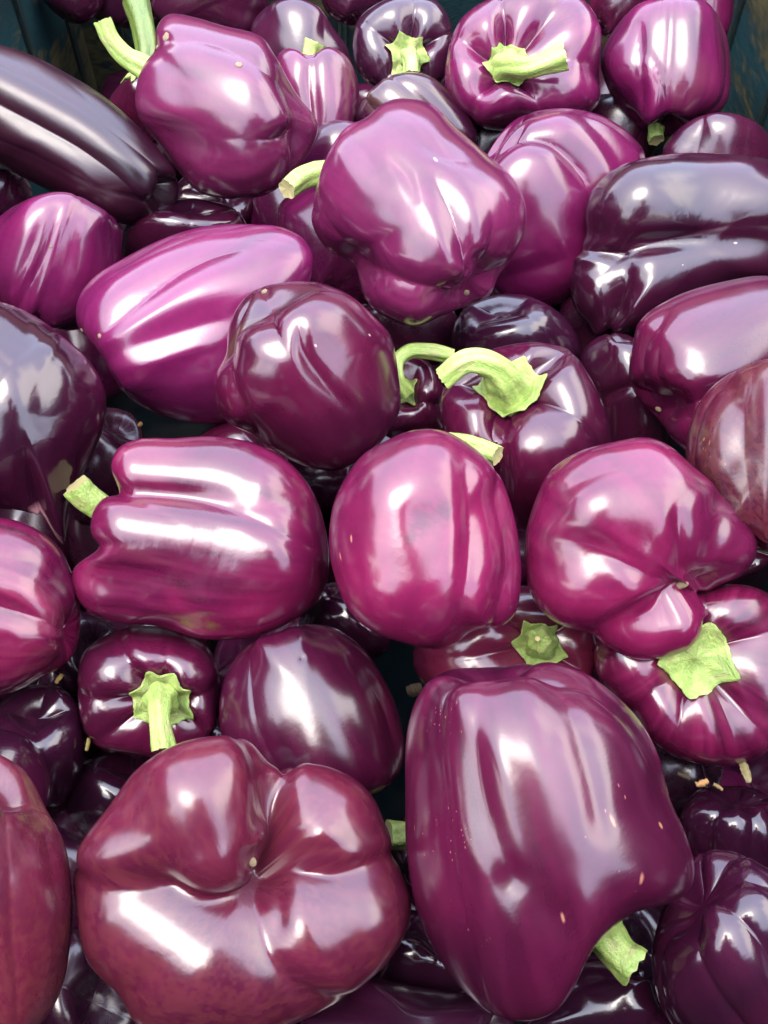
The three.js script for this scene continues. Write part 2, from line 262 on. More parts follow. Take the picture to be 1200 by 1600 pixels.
// skin colour: base pigment, second pigment in drifting patches, streaks along the fruit, pale specks, scars
const TONE = {
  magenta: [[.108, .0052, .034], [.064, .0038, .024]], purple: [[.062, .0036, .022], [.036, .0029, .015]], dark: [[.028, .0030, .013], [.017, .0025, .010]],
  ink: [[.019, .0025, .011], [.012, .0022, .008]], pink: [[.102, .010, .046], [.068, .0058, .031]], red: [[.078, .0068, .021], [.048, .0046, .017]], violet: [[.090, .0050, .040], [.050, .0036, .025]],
};
function skinMaterial(s, sh, seed) {
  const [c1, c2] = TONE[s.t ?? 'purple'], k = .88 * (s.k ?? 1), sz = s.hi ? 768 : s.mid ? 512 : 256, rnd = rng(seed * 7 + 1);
  const marks = [];
  for (const [x, y, r, kind] of s.mk ?? []) { const h = sh.hit(x, y); marks.push([h.u, h.v, r, kind]); }
  for (const [x, y, sp, n, r] of s.spk ?? []) for (let i = 0; i < n; i++) { const a = rnd() * 6.283, q = Math.sqrt(rnd()) * sp, h = sh.hit(x + Math.cos(a) * q, y + Math.sin(a) * q); marks.push([h.u + (rnd() - .5) * 1.6 / sh.nu, clamp(h.v + (rnd() - .5) * 1.6 / sh.nt), r * (0.4 + 1.1 * rnd() * rnd()), 's']); }
  const st = s.str ?? 0.35, cir = 2 * Math.PI * sh.R0 * sh.m2p, lenpx = 2.4 * sh.R0 * sh.m2p;
  const map = dataTex(sz, sz, (u, v, c) => {
    let m = 0; for (let o = 0, a = .5, f = 4; o < 3; o++, a *= .5, f *= 2) m += a * vnoise(u * f, v * f * 0.8 + 3, seed + 20 + o, f);
    m = sstep(.25, .65, m); if (s.lobes) m = .4 + (m - .4) * sstep(0, .3, Math.min(v, 1 - v));
    let z = 0; for (let o = 0, a = .5, f = 40; o < 3; o++, a *= .55, f *= 2) z += a * vnoise(u * f + 0, v * (3 + o * 3) + 1.7 * vnoise(u * 6, v * 3, seed + 9, 6), seed + 30 + o, f);
    z = (z - .43) * 2;
    const cap = sstep(0, s.lobes ? .34 : .1, Math.min(v, 1 - v)), g = cap * (vnoise(u * 160, v * 130, seed + 40, 160) - .5), g2 = cap * (vnoise(u * 90, v * 60, seed + 41, 90) - .5); z *= cap;
    const e = 1 + st * z + 0.10 * g + 0.10 * g2;
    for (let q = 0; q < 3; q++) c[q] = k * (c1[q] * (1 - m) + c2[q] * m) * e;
    c[1] += k * .005 * st * Math.max(0, z);
    if (s.pale) { const [hi, w, str] = s.pale, q = 1 - sstep(hi * (0.7 + .5 * vnoise(u * 30, 2, seed + 3, 30)), hi + w, v); c[0] += (0.20 - c[0]) * q * str; c[1] += (.13 - c[1]) * q * str; c[2] += (.07 - c[2]) * q * str; }
    if (s.ptip) { const q = .8 * sstep(1 - s.ptip, 1 - s.ptip * .3, v + .012 * (vnoise(u * 14, 3, seed + 4, 14) - .5)); c[0] += (.26 - c[0]) * q; c[1] += (.12 - c[1]) * q; c[2] += (.14 - c[2]) * q; }
    if (s.warm) { const q = (.3 + .7 * cap) * s.warm * sstep(.35, .75, vnoise(u * 5, v * 5, seed + 60, 5) * .35 + .3 * vnoise(u * 60, v * 50, seed + 61, 60) + .35 * vnoise(u * 150, v * 110, seed + 62, 150)); c[0] += (.12 - c[0]) * q; c[1] += (.03 - c[1]) * q; c[2] += (.025 - c[2]) * q; }
    if (s.grn) { const q = s.grn * sstep(.62, .8, vnoise(u * 7, v * 2.5, seed + 70, 7)) * sstep(.3, .8, z + .5); c[0] += (.05 - c[0]) * q; c[1] += (.04 - c[1]) * q; c[2] += (.014 - c[2]) * q; }
  });
  const d = map.image.data;
  for (const [mu, mv, r, kind, rot = 0] of marks) {
    const circ = cir * Math.max(0.25, Math.sin(Math.PI * clamp(mv, .05, .95))), long = kind === 's' ? 1.9 : 1, ru = r / circ * sz / Math.sqrt(long), rv = r / lenpx * sz * long, X = mu * sz, Y = mv * sz, col = kind === 'd' ? [.03, .004, .012] : kind === 't' ? [.24, .14, .05] : kind === 'w' ? [.36, .28, .23] : kind === 'g' ? [.07, .06, .014] : [.26, .13, .07];
    const ext = Math.ceil(Math.max(ru, rv) * 2 + 1);
    for (let y = -ext; y <= ext; y++) for (let x = -ext; x <= ext; x++) {
      const i = ((Math.round(X) + x) % sz + sz) % sz, j = Math.round(Y) + y; if (j < 0 || j >= sz) continue;
      const q = Math.hypot((Math.round(X) + x - X) / ru, (j - Y) / rv), soft = kind === 'd' || kind === 'g' ? .6 * (1 - sstep(0, 1.8, q + (vnoise(i * .2, j * .2, 5) - .5))) : (1 - sstep(.5, 1.1, q)) * .85;
      if (soft <= 0) continue; const n = (j * sz + i) * 4; for (let k2 = 0; k2 < 3; k2++) d[n + k2] = Math.round(d[n + k2] * (1 - soft) + srgb8(col[k2]) * soft);
    }
  }
  return new THREE.MeshPhysicalMaterial({ map, roughness: (s.ro ?? 0.25) * .98, roughnessMap: ROUGH, ior: 1.5, clearcoat: s.cc ?? 0.15, clearcoatRoughness: s.ccr ?? 0.15, bumpMap: BUMP, bumpScale: (s.bs ?? 1) * 0.00005 });
}
const ROUGH = dataTex(512, 512, (u, v, c) => { const a = .6 * vnoise(u * 7, v * 5, 81, 7) + .4 * vnoise(u * 18, v * 12, 82, 18), b = sstep(.55, .8, vnoise(u * 40, v * 9, 83, 40) * .6 + vnoise(u * 110, v * 60, 84, 110) * .4); c[0] = c[1] = c[2] = clamp(.66 + .3 * a + .10 * b); }, false);
const BUMP = dataTex(512, 512, (u, v, c) => { c[0] = c[1] = c[2] = .5 * vnoise(u * 48, v * 20, 3, 48) + .3 * vnoise(u * 128, v * 64, 4, 128) + .2 * vnoise(u * 256, v * 256, 5, 256); }, false);

const greenTex = (seed, tan) => dataTex(128, 256, (u, v, c) => {
  const a = .65 * vnoise(u * 24, v * 4, seed, 24) + .35 * vnoise(u * 60, v * 7, seed + 5, 60), b = vnoise(u * 8, v * 10, seed + 1, 8), g = vnoise(u * 64, v * 60, seed + 2, 64), t = sstep(.6, .85, b * .6 + g * .4) * tan;
  c[0] = (.12 + .16 * a) * (.8 + .4 * g); c[1] = (.20 + .14 * a) * (.84 + .32 * g); c[2] = (.034 + .06 * a) * (.8 + .4 * g);
  c[0] += (.22 - c[0]) * t; c[1] += (.18 - c[1]) * t; c[2] += (.09 - c[2]) * t;
});
const STEM = [[101, .6, 0xffffff], [131, .8, 0xffffff], [151, .6, 0xa0a88c]].map(([sd, tan, color]) => [greenTex(sd, tan), color]).map(([map, color]) => new THREE.MeshPhysicalMaterial({ map, color, roughness: .5, bumpMap: BUMP, bumpScale: .0004 }));
const CALYX = [greenTex(171, .9), greenTex(181, 1.3)].map((map) => new THREE.MeshPhysicalMaterial({ map, roughness: .6, bumpMap: BUMP, bumpScale: .0006 }));
const CUT = new THREE.MeshStandardMaterial({ color: new THREE.Color(.22, .19, .08), roughness: .8 });
const SCAR = new THREE.MeshStandardMaterial({ color: new THREE.Color(.26, .19, .11), roughness: .8, bumpMap: BUMP, bumpScale: .0008 });

// stem: ridged stalk along points [px, py, depth towards the camera in mm], radii in photo pixels
function addStem(root, sh, st, seed) {
  const rnd = rng(seed + 5), pts = st.p.map(([x, y, d]) => viewAt(x, y, sh.C.z - d / 1000)).map((v) => new THREE.Vector3(v.x - sh.C.x, v.y - sh.C.y, sh.C.z - v.z));
  const curve = new THREE.CatmullRomCurve3(pts, false, 'centripetal'), na = 30, nl = 36, fr = curve.computeFrenetFrames(nl), P = [], UV = [], idx = [], end = [];
  const rad = (t) => { const q = t * (st.r.length - 1), i = Math.min(st.r.length - 2, Math.floor(q)); return .93 * (st.r[i] + (st.r[i + 1] - st.r[i]) * sstep(0, 1, q - i)) / sh.m2p; };
  for (let j = 0; j <= nl; j++) {
    const t = j / nl, c = curve.getPointAt(t), r = rad(t);
    for (let i = 0; i <= na; i++) {
      const a = i / na * 2 * Math.PI, q = r * (1 + 0.20 * Math.pow(Math.abs(Math.cos(2.5 * a + t * 1.2 + seed)), 1.3) - 0.12 + 0.05 * (vnoise(i % na * .4, j * .3, seed) - .5)) ;
      const rag = j === nl ? (hash(i % na, 3, seed) - .5) * r * .16 : 0, d = curve.getTangentAt(t);
      const x = c.x + q * (Math.cos(a) * fr.normals[j].x + Math.sin(a) * fr.binormals[j].x) + d.x * rag, y = c.y + q * (Math.cos(a) * fr.normals[j].y + Math.sin(a) * fr.binormals[j].y) + d.y * rag, z = c.z + q * (Math.cos(a) * fr.normals[j].z + Math.sin(a) * fr.binormals[j].z) + d.z * rag;
      P.push(x, y, z); UV.push(i / na, t); if (j === nl) end.push(x, y, z);
    }
  }
  for (let j = 0; j < nl; j++) for (let i = 0; i < na; i++) { const a = j * (na + 1) + i, b = a + 1, c = a + na + 1, d = c + 1; idx.push(a, b, c, b, d, c); }
  const stem = mesh('stem', geo(new Float32Array(P), null, new Float32Array(UV), idx), STEM[st.m ?? 0], root);
  const c = curve.getPointAt(1), d = curve.getTangentAt(1), r = rad(1), EP = [c.x - d.x * r * .25, c.y - d.y * r * .25, c.z - d.z * r * .25], ei = [], EU = [.5, .5];
  for (let i = 0; i < end.length; i += 3) { EP.push(end[i], end[i + 1], end[i + 2]); EU.push(.5, .5); }
  for (let i = 1; i < end.length / 3; i++) ei.push(0, i, i + 1);
  mesh('cut_end', geo(new Float32Array(EP), null, new Float32Array(EU), ei), CUT, stem);
  return stem;
}
// calyx: lobed collar draped over the shoulders round the stalk
function addCalyx(root, sh, cal, seed) {
  const rnd = rng(seed + 9), A = sh.A, base = new THREE.Vector3(sh.P[0], sh.P[1], sh.P[2]);
  const e1 = new THREE.Vector3(0, 1, 0); if (Math.abs(A.y) > .9) e1.set(1, 0, 0); e1.addScaledVector(A, -e1.dot(A)).normalize(); const e2 = new THREE.Vector3().crossVectors(A, e1);
  const near = []; for (let m = 0; m < sh.nv; m++) { if (sh.UV[m * 2 + 1] > .4) break; const dx = sh.P[m * 3] - base.x, dy = sh.P[m * 3 + 1] - base.y, dz = sh.P[m * 3 + 2] - base.z; near.push([dx * e1.x + dy * e1.y + dz * e1.z, dx * e2.x + dy * e2.y + dz * e2.z, dx * A.x + dy * A.y + dz * A.z]); }
  const n = cal.n ?? 6, na = 84, nr = 10, R = cal.r / sh.m2p, P = [], UV = [], idx = [], amp = cal.amp ?? .22, off = (cal.rot ?? 0) * Math.PI / 180, teeth = []; for (let i = 0; i < n; i++) teeth.push([off + (i + (rnd() - .5) * .5) * 2 * Math.PI / n, .5 + rnd() * .9, .13 + rnd() * .1]);
  const height = (x, y) => { let w = 0, h = 0; const q = (R * .12) ** 2; for (const k of near) { const d = (k[0] - x) ** 2 + (k[1] - y) ** 2; if (d < q * 6) { const g = Math.exp(-d / q); w += g; h += g * k[2]; } } if (w > 1e-6) return h / w; let bd = 1e9; for (const k of near) { const d = (k[0] - x) ** 2 + (k[1] - y) ** 2; if (d < bd) { bd = d; h = k[2]; } } return h; };
  for (let side = 0; side < 2; side++) for (let j = 0; j <= nr; j++) for (let i = 0; i <= na; i++) {
    const a = i / na * 2 * Math.PI; let tooth = 0, vein = 0;
    for (let k = 0; k < n; k++) { const d = Math.atan2(Math.sin(a - teeth[k][0]), Math.cos(a - teeth[k][0])); tooth += teeth[k][1] * Math.exp(-Math.pow(Math.abs(d) / teeth[k][2], 1.5)); vein += Math.exp(-d * d / .012); }
    const edge = .80 + amp * 1.25 * tooth + .22 * (vnoise(Math.cos(a) * 1.6 + 9, Math.sin(a) * 1.6 + 9, seed + 3) - .5) + .03 * (hash(i % na, 7, seed) - .5), q = j / nr, r = R * edge * q, x = r * Math.cos(a), y = r * Math.sin(a);
    const rim = Math.pow(q, 5) * R * (.02 + .16 * vnoise(Math.cos(a) * 3 + 9, Math.sin(a) * 3 + 5, seed)), wr = R * .12 * (vnoise(x / R * 4 + 9, y / R * 4 + 9, seed) - .5) * q + R * .035 * vein * q * (1 - q * .5);
    let h = height(x, y) + R * .07 * sstep(0, .3, q) + rim + wr + R * .25 * Math.pow(1 - Math.min(1, q / .38), 2) * (q < .38 ? 1 : 0);
    if (side) h -= R * .07 * (1 - .6 * q) + .0006;
    P.push(base.x + e1.x * x + e2.x * y + A.x * h, base.y + e1.y * x + e2.y * y + A.y * h, base.z + e1.z * x + e2.z * y + A.z * h); UV.push(i / na, q);
  }
  const row = na + 1, S = (nr + 1) * row;
  for (let j = 0; j < nr; j++) for (let i = 0; i < na; i++) { const a = j * row + i; idx.push(a, a + row, a + 1, a + 1, a + row, a + row + 1); const b = a + S; idx.push(b, b + 1, b + row, b + 1, b + row + 1, b + row); }
  for (let i = 0; i < na; i++) { const a = nr * row + i, b = a + S; idx.push(a, b, a + 1, a + 1, b, b + 1); }
  return mesh('calyx', geo(new Float32Array(P), null, new Float32Array(UV), idx), CALYX[cal.m ?? 0], root);
}
// small dry remains of the blossom, or a corky scar, on the skin
function addNub(parent, sh, x, y, rpx, up, seed, name = 'blossom_scar') {
  const h = sh.hit(x, y), r = rpx / sh.m2p, g = new THREE.SphereGeometry(1, 14, 10), p = g.attributes.position, q = new THREE.Quaternion().setFromUnitVectors(new THREE.Vector3(0, 1, 0), h.n), v = new THREE.Vector3();
  for (let i = 0; i < p.count; i++) { v.fromBufferAttribute(p, i); v.multiplyScalar(r * (1 + .5 * (vnoise(v.x * 2 + 5, v.z * 2 + v.y * 2 + 5, seed) - .5))); v.y *= up; v.applyQuaternion(q).addScaledVector(h.n, r * .1 * up).add(h.p); p.setXYZ(i, v.x, v.y, v.z); }
  const P = Float32Array.from(p.array), o = mesh(name, geo(P, null, Float32Array.from(g.attributes.uv.array), [...g.index.array]), SCAR, parent); return o;
}
let count = 0;
const MADE = [];
function pepper(s) {
  const seed = 1000 + 37 * (s.seed ?? ++count), sh = shapePepper(s, seed), root = new THREE.Group();
  root.name = numbered('bell_pepper'); root.position.copy(toWorld(sh.C)); scene.add(root);
  root.userData = { label: s.label, category: 'bell pepper' };
  const skin = mesh('skin', geo(sh.P, sh.N, sh.UV, sh.idx), skinMaterial(s, sh, seed), root);
  MADE.push({ id: s.id, root, r: sh.R0 });
  if (s.cal) addCalyx(root, sh, s.cal, seed);
  if (s.stem) addStem(root, sh, s.stem, seed);
  for (const [x, y, r, up = .5] of s.nub ?? []) addNub(skin, sh, x, y, r, up, seed);
  return root;
}

// ------------------------------------------------------------------ the crate and what it stands on
{
  const g = new THREE.PlaneGeometry(120, 120, 1, 1); g.rotateX(-Math.PI / 2);
  const tex = dataTex(512, 512, (u, v, c) => { const a = vnoise(u * 64, v * 64, 1, 64), b = vnoise(u * 250, v * 250, 2, 250), q = .09 + .06 * a + .05 * b; c[0] = q; c[1] = q * .98; c[2] = q * .94; });
  tex.wrapT = THREE.RepeatWrapping; tex.repeat.set(100, 100);
  const o = mesh('ground', g, new THREE.MeshStandardMaterial({ map: tex, roughness: .95 }), null); o.userData.kind = 'structure'; o.position.y = -0.75;
}
{
  const t = new THREE.Group(); t.name = 'market_table'; t.userData = { label: 'wooden market table under the pepper crate', category: 'table' }; t.position.set(0, -0.75, -0.3); scene.add(t);
  const wood = new THREE.MeshStandardMaterial({ color: new THREE.Color(.2, .14, .09), roughness: .8 });
  const top = new RoundedBoxGeometry(1.5, .04, .9, 2, .004); top.translate(0, .728, 0); mesh('tabletop', top, wood, t);
  for (const x of [-.68, .68]) for (const z of [-.4, .4]) { const l = new THREE.BoxGeometry(.06, .706, .06); l.translate(x, .353, z); mesh('leg', l, wood, t); }
}
{
  const cr = new THREE.Group(); cr.name = 'plastic_crate'; cr.userData = { label: 'dark teal plastic crate that holds the heap of purple peppers', category: 'crate' }; cr.position.set(0, 0, 0); scene.add(cr);
  const tex = dataTex(512, 512, (u, v, c) => { const a = vnoise(u * 6, v * 6, 1, 6), b = vnoise(u * 40, v * 60, 2, 40), d = sstep(.55, .75, vnoise(u * 10, v * 8, 7, 10) * .6 + b * .4); c[0] = .0018 + .004 * d; c[1] = .0026 + .002 * a + .003 * d; c[2] = .0036 + .0026 * a + .002 * d; });
  tex.wrapT = THREE.RepeatWrapping;
  const m = new THREE.MeshPhysicalMaterial({ map: tex, roughness: 1, specularIntensity: .06, bumpMap: BUMP, bumpScale: .0008 });
  const wallTex = dataTex(512, 512, (u, v, c) => { const a = vnoise(u * 7, v * 9, 41, 7), b = .6 * vnoise(u * 30, v * 40, 42, 30) + .4 * vnoise(u * 110, v * 120, 43, 110), d = sstep(.5, .72, .55 * vnoise(u * 9, v * 11, 47, 9) + .45 * b); c[0] = .003 + .045 * d * b; c[1] = .006 + .016 * a * (1 - d) + .034 * d * b; c[2] = .007 + .019 * a * (1 - d) + .010 * d * b; });
  wallTex.wrapT = THREE.RepeatWrapping;
  const mw = new THREE.MeshPhysicalMaterial({ map: wallTex, roughness: .9, specularIntensity: .2, bumpMap: BUMP, bumpScale: .0008 });
  const box = (name, w, h, d, x, y, z, r = .003, parent = cr) => { const g = new RoundedBoxGeometry(w, h, d, 2, r); g.translate(x, y, z); return mesh(name, g, name === 'floor' ? m : mw, parent); };
  const x0 = -.245, x1 = .238, z0 = -.76, z1 = .05, H = .27, th = .008, xm = (x0 + x1) / 2, zm = (z0 + z1) / 2;
  box('floor', x1 - x0, th, z1 - z0, xm, .002 + th / 2, zm);
  const wl = box('wall', th, H, z1 - z0, x0 - th / 2, .002 + H / 2, zm), wr = box('wall', th, H, z1 - z0, x1 + th / 2, .002 + H / 2, zm), wf = box('wall', x1 - x0 + 2 * th, H, th, xm, .002 + H / 2, z0 - th / 2), wn = box('wall', x1 - x0 + 2 * th, H, th, xm, .002 + H / 2, z1 + th / 2);
  for (let i = 0; i < 9; i++) { const z = z0 + .035 + i * (z1 - z0 - .07) / 8; box('rib', .004, H - .02, .007, x0 + .0015, .004 + H / 2, z, .0015, wl); box('rib', .004, H - .02, .007, x1 - .0015, .004 + H / 2, z, .0015, wr); }
  for (let i = 0; i < 8; i++) { const x = x0 + .03 + i * (x1 - x0 - .06) / 7; box('rib', .007, H - .02, .004, x, .004 + H / 2, z0 + .0015, .0015, wf); box('rib', .007, H - .02, .004, x, .004 + H / 2, z1 - .0015, .0015, wn); }
  box('rim', .026, .012, z1 - z0 + .05, x0 - .012, H + .007, zm); box('rim', .026, .012, z1 - z0 + .05, x1 + .012, H + .007, zm); box('rim', x1 - x0 - .002, .012, .026, xm, H + .007, z0 - .012); box('rim', x1 - x0 - .002, .012, .026, xm, H + .007, z1 + .012);
}


// ------------------------------------------------------------------ round the stall, outside the picture: what the glossy skins mirror
{
  const cloth = (r, g, b) => new THREE.MeshStandardMaterial({ color: new THREE.Color(r, g, b), roughness: .9 }), steel = new THREE.MeshStandardMaterial({ color: new THREE.Color(.3, .3, .31), roughness: .5, metalness: .6 });
  const stall = (label, x, z, w, d, h, m) => {                // market canopy on four poles with a hanging valance
    const t = new THREE.Group(); t.name = numbered('market_canopy'); t.position.set(x, -0.75, z); t.userData = { label, category: 'market canopy' }; scene.add(t);
    const P = [[-w / 2, h, -d / 2], [w / 2, h, -d / 2], [w / 2, h, d / 2], [-w / 2, h, d / 2], [0, h + .55, 0]], g = new THREE.BufferGeometry(), v = [];
    for (const [a, b, c] of [[0, 4, 1], [1, 4, 2], [2, 4, 3], [3, 4, 0]]) v.push(...P[a], ...P[b], ...P[c]);
    g.setAttribute('position', new THREE.Float32BufferAttribute(v, 3)); g.computeVertexNormals(); mesh('roof', g, m, t);
    for (const [sx, sz, ww, dd] of [[0, -1, w, .006], [0, 1, w, .006], [-1, 0, .006, d - .014], [1, 0, .006, d - .014]]) { const b = new THREE.BoxGeometry(ww, .25, dd); b.translate(sx * w / 2, h - .126, sz * d / 2); mesh('valance', b, m, t); }
    for (const sx of [-1, 1]) for (const sz of [-1, 1]) { const c = new THREE.CylinderGeometry(.02, .02, h - .26, 10); c.translate(sx * (w / 2 - .04), (h - .26) / 2, sz * (d / 2 - .04)); mesh('pole', c, steel, t); }
  };
  stall('dark green market canopy standing left of the pepper table', -3.6, -.3, 3, 3, 2.2, cloth(.02, .05, .035));
  stall('dark blue market canopy standing right of the pepper table', 3.5, -.3, 3, 3, 2.2, cloth(.02, .03, .06));
  const hall = new THREE.Group(); hall.name = 'market_hall'; hall.position.set(0, -.75, -7); hall.userData = { label: 'long brick market hall across the way from the pepper table', category: 'building' }; scene.add(hall);
  const w = new THREE.BoxGeometry(22, 4.2, 5); w.translate(0, 2.1, -2.5); mesh('wall', w, new THREE.MeshStandardMaterial({ color: new THREE.Color(.16, .09, .06), roughness: .9 }), hall);
  const rs = new THREE.Shape([new THREE.Vector2(-5.3, 0), new THREE.Vector2(.3, 0), new THREE.Vector2(-2.5, 1.6)]), r = new THREE.ExtrudeGeometry(rs, { depth: 22.4, bevelEnabled: false }); r.rotateY(-Math.PI / 2); r.rotateY(Math.PI); r.rotateY(0); r.translate(-11.2, 4.203, 0); r.computeBoundingBox();
  r.translate(-(r.boundingBox.min.x + r.boundingBox.max.x) / 2, 0, -2.5 - (r.boundingBox.min.z + r.boundingBox.max.z) / 2); mesh('roof', r, new THREE.MeshStandardMaterial({ color: new THREE.Color(.07, .05, .045), roughness: .9 }), hall);
}
{ // the phone that takes the picture and the person who holds it, behind the lens
  const at = (x, y, z) => W3(x, y, z).add(CAM), R = rng(5);
  const phone = new THREE.Group(); phone.name = 'phone'; phone.position.copy(CAM); phone.rotation.x = -PITCH; phone.userData = { label: 'black phone held above the peppers', category: 'phone' }; scene.add(phone);
  const g = new RoundedBoxGeometry(.064, .122, .01, 4, .004); g.translate(0, -.047, .009); mesh('case', g, new THREE.MeshStandardMaterial({ color: 0x0c0c0d, roughness: .5 }), phone);
  const sc = new THREE.BoxGeometry(.058, .1, .0006); sc.translate(0, -.047, .0145); mesh('screen', sc, new THREE.MeshPhysicalMaterial({ color: 0x050506, roughness: .12 }), phone);
  const seg = (p, a, b, ra, rb) => { const bx = b.x - a.x, by = b.y - a.y, bz = b.z - a.z, l = bx * bx + by * by + bz * bz, t = clamp(((p.x - a.x) * bx + (p.y - a.y) * by + (p.z - a.z) * bz) / l); return Math.hypot(p.x - a.x - bx * t, p.y - a.y - by * t, p.z - a.z - bz * t) - (ra + (rb - ra) * t); };
  const V = (x, y, z) => new THREE.Vector3(x, y, z);
  const field = (bones, c, half, res, k) => {
    const mc = new MarchingCubes(res, new THREE.MeshStandardMaterial(), false, false, 200000), p = V(0, 0, 0); mc.isolation = 0;
    for (let z = 0; z < res; z++) for (let y = 0; y < res; y++) for (let x = 0; x < res; x++) {
      p.set(c.x + (x - res / 2) / (res / 2) * half, c.y + (y - res / 2) / (res / 2) * half, c.z + (z - res / 2) / (res / 2) * half); let e = 0;
      for (const [a, b, ra, rb] of bones) e += Math.exp(-Math.min(60, seg(p, a, b, ra, rb) / k)); mc.field[x + y * res + z * res * res] = e > 0 ? Math.min(1, k * Math.log(e + 1e-26)) : -1;
    }
    mc.update(); const n = mc.count, pos = new Float32Array(n * 3), q = new THREE.BufferGeometry();
    for (let i = 0; i < n; i++) { pos[i * 3] = c.x + mc.positionArray[i * 3] * half; pos[i * 3 + 1] = c.y + mc.positionArray[i * 3 + 1] * half; pos[i * 3 + 2] = c.z + mc.positionArray[i * 3 + 2] * half; }
    q.setAttribute('position', new THREE.BufferAttribute(pos, 3)); const m = mergeVertices(q, 1e-5); m.computeVertexNormals(); return m;
  };
  const body = [], head = [], hand = [];
  const neck = V(0, .74, .33), chest = V(0, .58, .40), belly = V(0, .36, .44), hip = V(0, .17, .46);
  body.push([hip, belly, .13, .12], [belly, chest, .12, .13], [V(-.08, .6, .40), V(.08, .6, .40), .12, .12], [chest, neck, .1, .055], [V(-.07, .13, .46), V(.07, .13, .46), .12, .12]);
  for (const s of [-1, 1]) {
    const sh = V(.185 * s, .66, .38), el = V(.24 * s, .40, .36), wr = at(.05 * s, -.115, -.03);
    body.push([V(.05 * s, .68, .37), sh, .07, .062], [sh, el, .058, .045], [el, wr, .045, .029]);
    body.push([V(.09 * s, .1, .46), V(.1 * s, -.3, .45), .085, .062], [V(.1 * s, -.3, .45), V(.1 * s, -.68, .48), .058, .042], [V(.1 * s, -.7, .49), V(.11 * s, -.715, .33), .038, .034]);
    const palm = at(.043 * s, -.075, -.012), heel = at(.047 * s, -.1, -.022);
    hand.push([wr, heel, .027, .022], [heel, palm, .02, .016], [at(.044 * s, -.055, -.008), at(.046 * s, -.095, -.012), .012, .012]);
    [[-.05, .074], [-.067, .08], [-.084, .075], [-.1, .06]].forEach(([y, l], i) => { const r = .0085 - i * .0006, a = at(.045 * s, y, -.008), b = at(.041 * s, y - .001, .005), c = at((.046 - l * .36) * s, y - .004, .0075); hand.push([a, b, r + .001, r], [b, c, r, r * .8]); });
    const t0 = at(.045 * s, -.088, -.022), t1 = at(.038 * s, -.07, -.028), t2 = at(.024 * s, -.05, -.0245); hand.push([t0, t1, .012, .0095], [t1, t2, .0095, .008]);
  }
  const hc = V(0, .86, .27); head.push([neck, V(0, .82, .29), .052, .055], [V(0, .885, .29), V(0, .83, .245), .083, .06], [V(0, .90, .31), V(0, .90, .28), .085, .085], [V(0, .855, .195), V(0, .835, .178), .009, .014], [V(0, .80, .225), V(0, .79, .21), .036, .03], [V(-.015, .812, .182), V(.015, .812, .182), .008, .008]);
  for (const s of [-1, 1]) head.push([V(.088 * s, .875, .275), V(.086 * s, .845, .27), .016, .011]);
  const person = new THREE.Group(); person.name = 'person'; person.position.set(0, -.75, .45); person.userData = { label: 'person in a dark jacket holding the phone over the peppers', category: 'person' }; scene.add(person);
  const skin = new THREE.MeshStandardMaterial({ color: new THREE.Color(.24, .14, .095), roughness: .55 }), coat = new THREE.MeshStandardMaterial({ color: new THREE.Color(.018, .02, .03), roughness: .85 }), hair = new THREE.MeshStandardMaterial({ color: new THREE.Color(.02, .014, .01), roughness: .6 });
  const put = (name, gg, m) => { gg.translate(0, .75, -.45); return mesh(name, gg, m, person); };
  put('body', field(body, V(0, .05, .4), .86, 110, .03), coat); put('head', field(head, V(0, .84, .26), .18, 72, .01), skin); put('hands', field(hand, at(0, -.08, 0), .11, 84, .003), skin);
  const hg = new THREE.SphereGeometry(.102, 32, 20, 0, 6.2832, 0, 1.75); hg.scale(.93, 1, 1.06); hg.rotateX(.35); hg.translate(0, .898, .302); put('hair', hg, hair);
  for (const s of [-1, 1]) { const e = new THREE.SphereGeometry(.011, 16, 12); e.translate(.031 * s, .868, .198); put('eye', e, new THREE.MeshPhysicalMaterial({ color: 0x1a120d, roughness: .15 })); }
}

